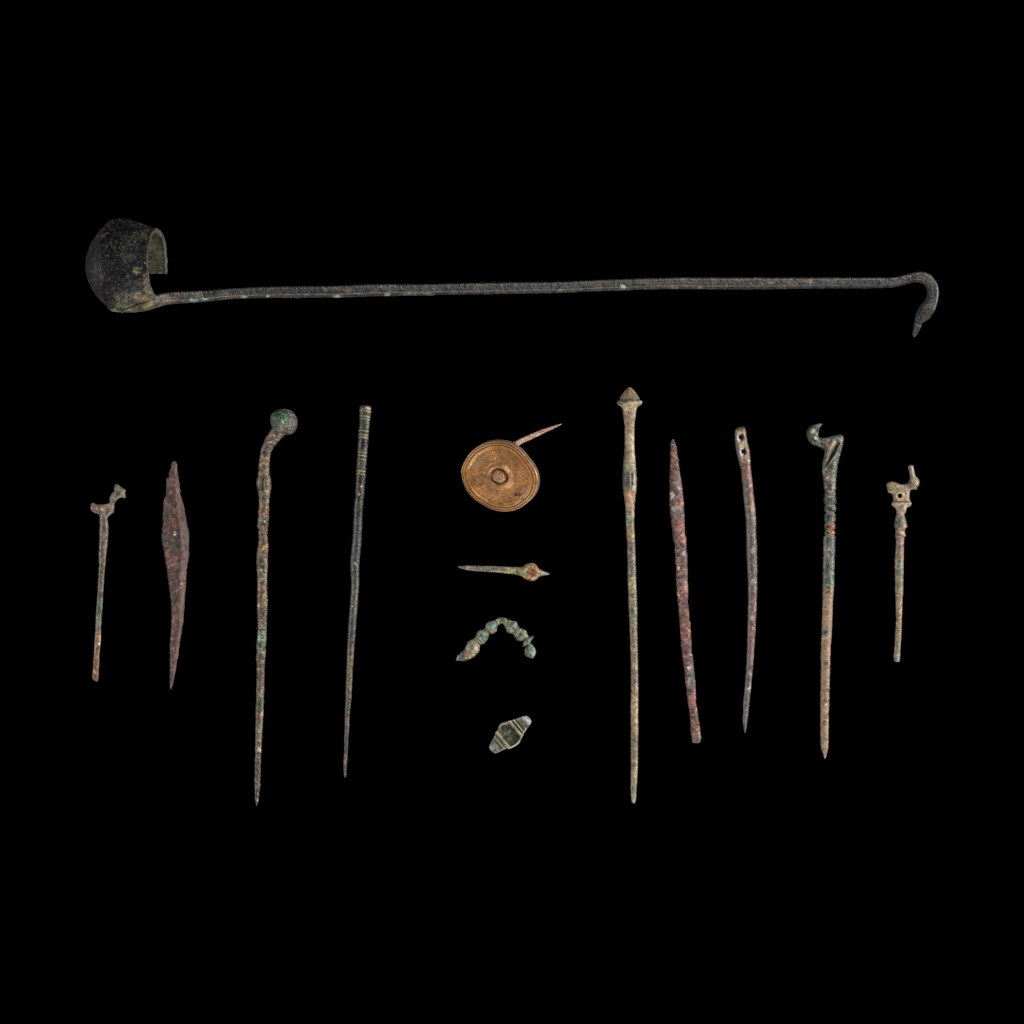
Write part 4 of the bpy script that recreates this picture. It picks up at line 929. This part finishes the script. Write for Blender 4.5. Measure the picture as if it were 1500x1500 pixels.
o = sweep(vpairs([(643.8, 984.5, 986.8), (650, 982.5, 989.6), (660.7, 981.9, 991.4), (673, 982.2, 993.4), (691, 981.6, 995.7), (714, 981.1, 999), (734, 981.1, 1001), (749.6, 982.5, 1002), (768, 984, 1002.3), (783, 985.6, 1003.7), (789.5, 986.8, 1004.6), (798.7, 988.6, 1004.9), (814, 989.6, 1006), (837, 990.6, 1006.7), (860, 991.3, 1007.5),
                  (875, 992.8, 1007.2), (900, 994.7, 1009.3), (925, 997, 1011.7), (946.7, 998.3, 1013), (970, 1001.2, 1015), (991.7, 1003.8, 1017.5), (1008, 1005.3, 1018.7), (1025, 1007.2, 1019), (1041.7, 1010, 1021.2), (1066.7, 1012.2, 1024.7), (1082, 1013.3, 1026.3), (1087, 1014.4, 1025.2)]),
          [("rusted_rod", 600, 1200)], None, MAT['iron'], sp, 9, 6, hf=0.85, sec=2.6, M=48, step=0.5, at=(1003, 866))[0]
o["label"] = "heavily rusted red-brown iron rod with white crust spots and a blunt lower end"
o["category"] = "iron rod"

# ================================================================== BODKIN WITH TWO EYES
bod = thing("bodkin", "slightly curved brown needle with two holes in its rounded upper end", "needle", 1095, 850)
sp = dict(seed=16, bands=[(620, (100, 70, 60)), (640, (104, 74, 62)), (680, (108, 66, 54)), (720, (110, 66, 54)), (740, (110, 84, 66)), (765, (100, 82, 68)), (790, (94, 76, 62)), (830, (90, 74, 64)), (860, (94, 76, 66)), (885, (108, 80, 72)), (930, (114, 78, 70)), (960, (104, 78, 72)), (1000, (96, 84, 80)), (1040, (98, 92, 88)), (1075, (104, 98, 96))],
          mottle=[((78, 66, 58), 0.12, 0.58, 0.06, 0.5), ((150, 136, 118), 0.22, 0.68, 0.04, 0.6)],
          patches=[(1102, 745, 3, 8, (172, 150, 100), 0.75), (1096.5, 741, 1.6, 3, (180, 160, 130), 0.8), (1094.5, 756, 1.6, 4, (150, 146, 140), 0.7), (1094.3, 717, 1.6, 1.6, (170, 150, 140), 0.8), (1102, 808, 2.5, 5, (160, 140, 118), 0.8), (1103, 852, 3, 6, (165, 145, 122), 0.7), (1107, 883, 1.5, 4, (170, 150, 130), 0.7), (1102, 905, 2.5, 5, (170, 150, 140), 0.6), (1099, 1006, 1.4, 6, (150, 170, 150), 0.7),
                   (1097.5, 675, 2, 2.5, (190, 170, 150), 0.8)],
          grain=0.3, rough=0.2, specks=(0.85, (176, 160, 140), 0.55), pits=(0.84, 0.45), jit=4)
lb = lambda P, t, w, top, c: mixc(c, (98, 98, 98), (1 - sstep(-0.65, -0.3, w + 0.1 * np.sin(t * 0.07))) * 0.75 * (t < 1000))  # cool grey of the lit left face put into the shaft colour
bod_sec = [(-1, -.4), (-1, 0.0), (-.9, .4), (-.3, .95), (.1, 1), (.6, .82), (1, .3), (1, -.4), (.5, -.95), (-.5, -.95)]
sweep(vpairs([(672, 1082.8, 1098), (680, 1084, 1099.2), (687.5, 1085.2, 1100), (705.7, 1087.3, 1102), (721.7, 1088.6, 1103.7), (737.7, 1090.3, 1105.5), (753.7, 1092, 1107), (775, 1093.1, 1107.6), (815, 1094, 1109), (848, 1095.4, 1109), (881, 1096, 1108.4), (914, 1095.2, 1106.9), (947, 1094.5, 1105), (980, 1093, 1102.5),
              (1013, 1090.4, 1099.2), (1035, 1088.6, 1097), (1057, 1088, 1094.5), (1068, 1089.7, 1093), (1073.5, 1091, 1092)]),
      [("shaft", 600, 1200)], bod, MAT['bronze'], sp, 7, 3, hf=0.9, sec=bod_sec, M=48, colhook=lb)
eye = [(1078, 628.6), (1081, 626.6), (1085, 625.7), (1089.8, 625.4), (1091.8, 628), (1093, 634), (1094, 641), (1095, 648), (1097.5, 657.7), (1098.6, 666), (1099.2, 673), (1099.8, 684), (1099.5, 696), (1087.5, 696), (1085, 686), (1081.4, 672.6), (1079.5, 665), (1078, 657.7), (1076.7, 647), (1076.4, 638), (1076.6, 632)]
H1, H2 = (1084.9, 641.0), (1088.6, 661.8)
def hd(X, Y, c, ang=0.2):
    dx, dy = X - c[0], Y - c[1]
    a = dx * math.cos(ang) + dy * math.sin(ang); b = -dx * math.sin(ang) + dy * math.cos(ang)
    return np.hypot(a / 0.84, b)
def eye_cut(X, Y, Z):
    k = 6.0 * (0.42 + 0.58 * sstep(-4, 6.5, Z))
    return np.minimum(np.maximum(k * 1.1 - hd(X, Y, H1), k - hd(X, Y, H2)), Z + 4.0)
def eye_col(V, c):
    # pale earth packed in the groove around the holes
    x, y = V[:, 0], V[:, 1]
    ax = 1084.2 + (y - 636) * 0.19
    m = np.exp(-((x - ax) / 5.2) ** 4) * sstep(629, 634, y) * (1 - sstep(674, 680, y)) * (0.35 + 0.65 * sstep(0.36, 0.52, fbm(V, 0.3, 3, 2))) * sstep(-2, 2, V[:, 2])
    c = mixc(c, (176, 166, 128), 0.9 * m)
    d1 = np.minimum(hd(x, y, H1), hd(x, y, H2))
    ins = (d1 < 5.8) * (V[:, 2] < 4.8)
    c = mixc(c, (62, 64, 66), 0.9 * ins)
    c = mixc(c, (250, 248, 244), 1.0 * ins * (1 - sstep(-0.8, 0.4, x - ax + 0.25 * (y - np.where(y < 651, 641, 662)))) * (V[:, 2] > -3.4))  # white glint on the left hole walls, painted in
    return mixc(c, (98, 96, 96), 0.6 * (1 - sstep(-7.8, -6.2, x - ax)))  # lit grey left flank, painted to continue the shaft's
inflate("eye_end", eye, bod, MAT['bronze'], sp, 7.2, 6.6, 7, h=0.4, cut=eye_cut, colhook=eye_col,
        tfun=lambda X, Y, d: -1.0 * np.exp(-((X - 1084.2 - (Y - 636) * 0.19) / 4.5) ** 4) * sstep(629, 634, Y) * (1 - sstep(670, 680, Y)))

# ================================================================== BIRD-HEAD PIN
pin_e = thing("bird_head_pin", "bronze pin with a hooked bird head and ringed neck, dark green above and tan below", "pin", 1213, 870)
sp = dict(seed=17, bands=[(618, (72, 73, 68)), (650, (68, 70, 60)), (690, (76, 77, 66)), (700, (92, 84, 70)), (706, (58, 60, 54)), (720, (104, 98, 84)), (735, (76, 80, 66)), (750, (96, 98, 84)), (770, (80, 82, 70)), (785, (84, 84, 78)), (820, (82, 86, 78)), (845, (74, 86, 66)), (860, (70, 86, 60)), (864, (128, 106, 82)), (875, (150, 118, 90)),
                          (900, (146, 112, 84)), (915, (132, 110, 86)), (924, (88, 92, 78)), (932, (96, 96, 82)), (940, (156, 122, 94)), (960, (154, 120, 90)), (975, (140, 120, 84)), (990, (138, 116, 88)), (998, (96, 94, 82)), (1010, (112, 102, 82)), (1018, (146, 116, 88)), (1045, (144, 116, 86)), (1070, (130, 112, 82)), (1090, (112, 104, 88)), (1101, (120, 106, 102)), (1111, (140, 126, 122))],
          mottle=[((34, 36, 32), 0.16, 0.54, 0.05, 0.6), ((156, 142, 112), 0.22, 0.62, 0.05, 0.55)],
          patches=[(1219.5, 771.5, 4.6, 5.4, (172, 84, 56), 0.0), (1219.5, 780.5, 4.6, 4.2, (176, 88, 58), 0.0), (1207, 692, 3, 4, (164, 128, 104), 0.85), (1213, 699, 4, 3, (170, 132, 108), 0.8), (1214.5, 690, 3, 4, (60, 76, 80), 0.8), (1208.5, 810, 2.5, 18, (128, 108, 88), 0.75), (1207.5, 845, 2, 10, (120, 92, 88), 0.7), (1216, 856, 4, 5, (54, 96, 58), 0.8),
                   (1195, 642, 2.2, 2.4, (206, 204, 192), 0.8), (1198, 643, 3, 2, (150, 122, 112), 0.6), (1206, 925, 2.5, 4, (60, 70, 60), 0.8), (1215, 925, 3, 7, (78, 86, 76), 0.8), (1206, 1000, 3, 7, (70, 78, 68), 0.9), (1213, 985, 2, 7, (92, 98, 88), 0.7), (1213, 957, 2, 3, (60, 56, 50), 0.7), (1225, 640, 8, 3, (66, 78, 80), 0.7), (1219, 638, 4, 2, (96, 78, 88), 0.5)],
          grain=0.28, rough=0.2, specks=(0.86, (180, 172, 148), 0.5), pits=(0.84, 0.5), jit=2.5)
rows_e = [(700, 1206.3, 1224.6), (708, 1206.4, 1224.3), (713.5, 1206.8, 1224.6), (716.5, 1207, 1224.7), (719.5, 1208.2, 1223.7), (722.5, 1207.4, 1224.2), (725.3, 1206.8, 1224.6), (726.8, 1207.4, 1223.8), (728.5, 1206.4, 1224.8), (733, 1206.3, 1225), (737.5, 1206.8, 1224.6), (740.2, 1208.2, 1223.4), (742.5, 1207.4, 1224.4), (746.5, 1207.2, 1224.5), (749.5, 1208, 1223.8),
          (751.3, 1209, 1223), (753.5, 1207.8, 1224.1), (758, 1207.6, 1224.2), (763, 1207.9, 1223.9), (766.3, 1208.9, 1222.8), (769, 1207.4, 1223.4), (773, 1207.2, 1223.4), (776.7, 1208.3, 1222.6), (779, 1207.5, 1223.3), (782.5, 1207.4, 1223.3), (784.3, 1207.9, 1222.9), (786.5, 1206.5, 1223.3), (803, 1206, 1223), (826, 1205.5, 1222.4), (860, 1205, 1221.8),
          (868, 1205.3, 1221), (896, 1204.5, 1219.5), (924, 1203.6, 1218.5), (942.7, 1202.9, 1217), (970.7, 1202.5, 1215.7), (1008, 1202.4, 1215.2), (1045, 1202, 1214), (1082.7, 1202.1, 1213.3), (1095.7, 1202.7, 1213), (1101.5, 1204.6, 1212), (1103, 1205.6, 1211.5), (1107, 1206.6, 1210.3), (1110.7, 1208, 1209.2)]
CUTS = [719.5, 726.8, 740.2, 751.3, 766.3, 776.7, 784.3]
def cutm(P, w):
    q = P[:, 1] + 0.8 * (w * w) - 0.4
    return np.clip(sum(np.exp(-((q - c) / 1.25) ** 2) for c in CUTS), 0, 1)
def RED(P, w, c):
    m = sstep(1213.6, 1215, P[:, 0] + 1.2 * (fbm(P, 0.4, 2, 5) - 0.5)) * sstep(766.5, 767.5, P[:, 1]) * (1 - sstep(783.4, 784.4, P[:, 1]))
    return mixc(c, (146, 84, 62), 0.82 * m * (0.55 + 0.45 * sstep(0.3, 0.5, fbm(P, 0.3, 2, 8))))
prt = [("neck", 600, 719.5)] + [("ring", a, b) for a, b in zip(CUTS[:-1], CUTS[1:])] + [("shaft", CUTS[-1], 1300)]
sweep(vpairs(rows_e), prt, pin_e, MAT['bronze'], sp, 9.5, 4.5, hf=0.9, sec=2.2, M=48, step=0.45,
      dhook=lambda P, t, w, top: -1.5 * cutm(P, w), colhook=lambda P, t, w, top, c: mixc(mixc(mixc(c, (150, 118, 90), 0.65 * sstep(866, 872, t) * sstep(0.36, 0.46, fbm(P, 0.09, 3, 41))), (26, 28, 24), 0.75 * (t < 785) * (t > 715) * sstep(0.38, 0.5, fbm(P, 0.16, 2, 90))), (172, 158, 132), 0.85 * cutm(P, w)) if False else RED(P, w, mixc(mixc(mixc(c, (150, 118, 90), 0.65 * sstep(866, 872, t) * sstep(0.36, 0.46, fbm(P, 0.09, 3, 41))), (26, 28, 24), 0.75 * (t < 785) * (t > 715) * sstep(0.38, 0.5, fbm(P, 0.16, 2, 90))), (172, 158, 132), 0.85 * cutm(P, w))))
bird = [(1204, 621), (1201, 620), (1193.7, 622), (1187.7, 624.3), (1183.7, 628), (1181.5, 632.7), (1182, 638.7), (1184, 644.7), (1188.3, 649.7), (1195, 652.7), (1202.3, 656), (1207, 658.7), (1208.3, 662), (1207.7, 667.3), (1205.3, 674.7), (1204.3, 682), (1204.3, 688.7), (1205.7, 698.7), (1206.6, 708), (1210, 713), (1221, 713), (1224.2, 708),
        (1224.7, 700), (1226, 690), (1227.7, 678.7), (1230, 668.7), (1233, 658), (1235, 648.7), (1235.8, 642), (1234.7, 638.7), (1231.7, 636.9), (1227.7, 637), (1221.7, 638.3), (1214.3, 640.3), (1207.7, 641.9), (1202.3, 641.3), (1199.3, 638.7), (1199, 634.7), (1200, 629.3), (1202.3, 624.7)]
def segd(X, Y, a, b):
    a = np.array(a); b = np.array(b); e = b - a
    t = np.clip(((X - a[0]) * e[0] + (Y - a[1]) * e[1]) / (e @ e), 0, 1)
    return np.hypot(X - a[0] - t * e[0], Y - a[1] - t * e[1])
g1 = ((1228, 649), (1210.5, 683)); r1 = ((1220, 648), (1208, 680)); r2 = ((1228, 660), (1208.5, 688)); g2 = ((1232, 649), (1226, 664)); g3 = ((1211, 655), (1207.5, 680))
def bird_t(X, Y, d):
    t = -4.6 * np.exp(-(segd(X, Y, *g1) / 2.4) ** 2) + 2.2 * np.exp(-(segd(X, Y, *r1) / 2.0) ** 2) + 1.5 * np.exp(-(segd(X, Y, *r2) / 1.2) ** 2)
    t += -1.5 * np.exp(-(segd(X, Y, *g2) / 1.2) ** 2) - 1.8 * np.exp(-(segd(X, Y, *g3) / 1.0) ** 2)
    rr = np.hypot(X - 1190, Y - 631.5)
    t += 1.2 * np.exp(-(rr / 3.2) ** 2) - 1.6 * np.exp(-((rr - 6) / 1.4) ** 2)
    t += -1.2 * np.exp(-(segd(X, Y, (1197, 625), (1196, 640)) / 1.1) ** 2)
    t += -4.0 * (1 - sstep(0, 8, np.hypot(X - 1204, Y - 620)))
    return t
def bird_c(V, c):
    x, y = V[:, 0], V[:, 1]; up = V[:, 2] > 0
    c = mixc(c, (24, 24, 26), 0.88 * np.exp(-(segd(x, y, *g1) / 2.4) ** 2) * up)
    c = mixc(c, (176, 152, 120), 0.8 * np.exp(-(segd(x, y, (1222, 648), (1216, 655)) / 3) ** 2) * up)
    c = mixc(c, (164, 160, 104), 0.7 * np.exp(-(segd(x, y, (1216, 656), (1211, 668)) / 2) ** 2) * up)
    c = mixc(c, (160, 156, 140), 0.7 * np.exp(-(segd(x, y, (1224, 667), (1208.5, 688)) / 1.0) ** 2) * up)
    c = mixc(c, (172, 170, 138), 0.8 * np.exp(-(np.hypot(x - 1190.5, y - 631) / 3.2) ** 2) * up)
    rr = np.hypot(x - 1190, y - 631.5)
    return mixc(c, (44, 46, 42), 0.7 * np.exp(-((rr - 6) / 1.5) ** 2) * up)
inflate("bird_head", bird, pin_e, MAT['bronze'], sp, 9.2, 8, 8, h=0.45, tfun=bird_t, colhook=bird_c)

# ================================================================== PIN WITH ANIMAL AND PIERCED BLOCK
pin_f = thing("pierced_pin", "short tan bronze pin with an animal finial over a pierced block, rightmost of all", "pin", 1317, 830)
sp = dict(seed=18, bands=[(680, (130, 108, 94)), (700, (120, 100, 78)), (712, (134, 112, 82)), (722, (128, 118, 82)), (732, (136, 110, 82)), (738, (112, 106, 104)), (744, (150, 126, 98)), (752, (146, 118, 92)), (758, (102, 92, 84)), (766, (90, 88, 74)), (773, (92, 86, 74)), (776, (156, 118, 86)), (780, (140, 104, 80)), (784, (88, 84, 72)), (788, (140, 108, 86)), (798, (110, 90, 78)), (812, (130, 102, 74)),
                          (818, (124, 102, 78)), (835, (110, 100, 78)), (850, (126, 104, 80)), (868, (120, 100, 78)), (880, (128, 108, 78)), (910, (132, 108, 80)), (940, (118, 96, 74)), (955, (104, 96, 84)), (970, (124, 118, 108))],
          mottle=[((94, 76, 58), 0.18, 0.6, 0.06, 0.5), ((160, 138, 104), 0.24, 0.64, 0.05, 0.5)],
          patches=[(1341, 705, 2.5, 6, (112, 128, 110), 0.8), (1345, 708, 2, 5, (150, 128, 112), 0.7), (1335, 708, 4, 4, (160, 120, 78), 0.7), (1326, 729, 3, 6, (164, 108, 60), 0.8), (1312, 730, 3, 4, (160, 114, 66), 0.8), (1314, 722, 4, 8, (120, 124, 80), 0.6), (1331, 726, 2, 8, (106, 118, 108), 0.8), (1326, 715, 3, 4, (120, 132, 132), 0.8), (1314, 765, 4, 5, (60, 82, 62), 0.85),
                   (1316, 783, 5, 2, (64, 74, 60), 0.8), (1316, 826, 4, 4, (78, 112, 82), 0.85), (1316.5, 830, 2, 2, (36, 40, 36), 0.9), (1318, 839, 4, 5, (76, 108, 84), 0.85), (1316, 855, 4.5, 5, (80, 118, 76), 0.85), (1316, 870, 5, 1, (70, 50, 36), 0.8), (1317, 892, 2, 3, (96, 80, 56), 0.6), (1303.5, 718, 1.6, 1.5, (60, 44, 34), 0.8), (1322, 738, 3, 2, (120, 140, 140), 0.6)],
          grain=0.26, rough=0.2, specks=(0.85, (190, 172, 136), 0.5), pits=(0.84, 0.5), jit=2)
sweep(vpairs([(744, 1312.6, 1328), (748.3, 1313, 1327), (752.3, 1313.7, 1324.4), (757.7, 1312, 1325.7), (763.7, 1310.8, 1327.4), (768.3, 1310, 1328.4), (771.7, 1310.2, 1328.8), (775, 1311.8, 1325.9), (779, 1311.9, 1325.2), (784.5, 1311.3, 1326.8), (787.6, 1312.2, 1324.5), (796, 1312.7, 1324.2), (811, 1311.4, 1323.7), (823.6, 1310.7, 1323.7),
              (842, 1311.1, 1323.4), (869.6, 1311.4, 1322.6), (880, 1311.9, 1322), (903, 1312.5, 1321), (926, 1311.7, 1320.2), (949, 1310.4, 1318.8), (964.7, 1309.4, 1317.9), (968.2, 1310, 1317.6)]),
      [("baluster", 600, 788.5), ("shaft", 788.5, 1100)], pin_f, MAT['bronze'], sp, 8.5, 4.5, hf=0.95, sec=2.2, M=48, step=0.5)
fin = [(1330, 685), (1331.7, 682.3), (1334.7, 681.5), (1337.7, 682.7), (1339, 687.7), (1341, 697), (1343.7, 700), (1346, 703), (1346.7, 707), (1345.3, 711.7), (1344, 712.3), (1343, 716.7), (1338.3, 717), (1334.3, 718), (1332.5, 721), (1332.2, 728.3), (1332.5, 732.3), (1334.7, 736.3), (1334.7, 739.3), (1333, 741.7), (1328.3, 743.7), (1327, 748.3), (1324.3, 753),
       (1313.7, 753), (1312.7, 746.3), (1310.3, 743), (1306.3, 739.7), (1306.2, 736.3), (1308, 733), (1308, 726.3), (1306.3, 723.7), (1301.7, 721), (1300.3, 717.7), (1298.3, 711), (1300.3, 707.7), (1305.7, 705.7), (1311.7, 707), (1317, 709), (1323.7, 709.3), (1328.3, 708.3), (1332.3, 704.3), (1332.7, 697), (1331.7, 691)]
def fin_t(X, Y, d):
    rr = np.hypot(X - 1318, Y - 726.3)
    t = 1.3 * np.exp(-((rr - 5) / 1.6) ** 2) - 1.4 * np.exp(-((Y - 735) / 0.9) ** 2) + 0.8 * np.exp(-((Y - 738.5) / 2) ** 2) - 0.8 * np.exp(-((Y - 743.5) / 0.8) ** 2)
    t += 1.0 * np.exp(-(np.hypot(X - 1306, Y - 713) / 5) ** 2) + 0.8 * np.exp(-(np.hypot(X - 1340, Y - 708) / 5) ** 2)
    t += -1.8 * np.exp(-(segd(X, Y, (1330, 709.5), (1334.5, 706)) / 0.9) ** 2) - 1.3 * np.exp(-(segd(X, Y, (1343, 700), (1344, 711)) / 0.8) ** 2) - 1.2 * np.exp(-(np.hypot(X - 1303.3, Y - 718) / 1.5) ** 2)
    return t - 2.0 * (1 - sstep(690, 702, Y))
def fin_c(V, c):
    x, y = V[:, 0], V[:, 1]; up = V[:, 2] > 0; rr = np.hypot(x - 1318, y - 726.3)
    c = mixc(c, (190, 170, 122), 0.6 * np.exp(-((rr - 4.6) / 1.2) ** 2) * up)
    c = mixc(c, (18, 16, 14), 0.95 * (rr < 3.3))
    c = mixc(c, (54, 44, 38), 0.75 * np.exp(-((y - 735) / 0.9) ** 2) * up)
    return mixc(c, (40, 30, 24), 0.7 * np.exp(-(segd(x, y, (1330, 709.5), (1334.5, 706)) / 1) ** 2) * up)
inflate("animal_finial", fin, pin_f, MAT['bronze'], sp, 8.2, 6.4, 5.5, h=0.4, tfun=fin_t, colhook=fin_c,
        cut=lambda X, Y, Z: 3.1 - np.hypot(X - 1318, Y - 726.3) + 0 * Z)
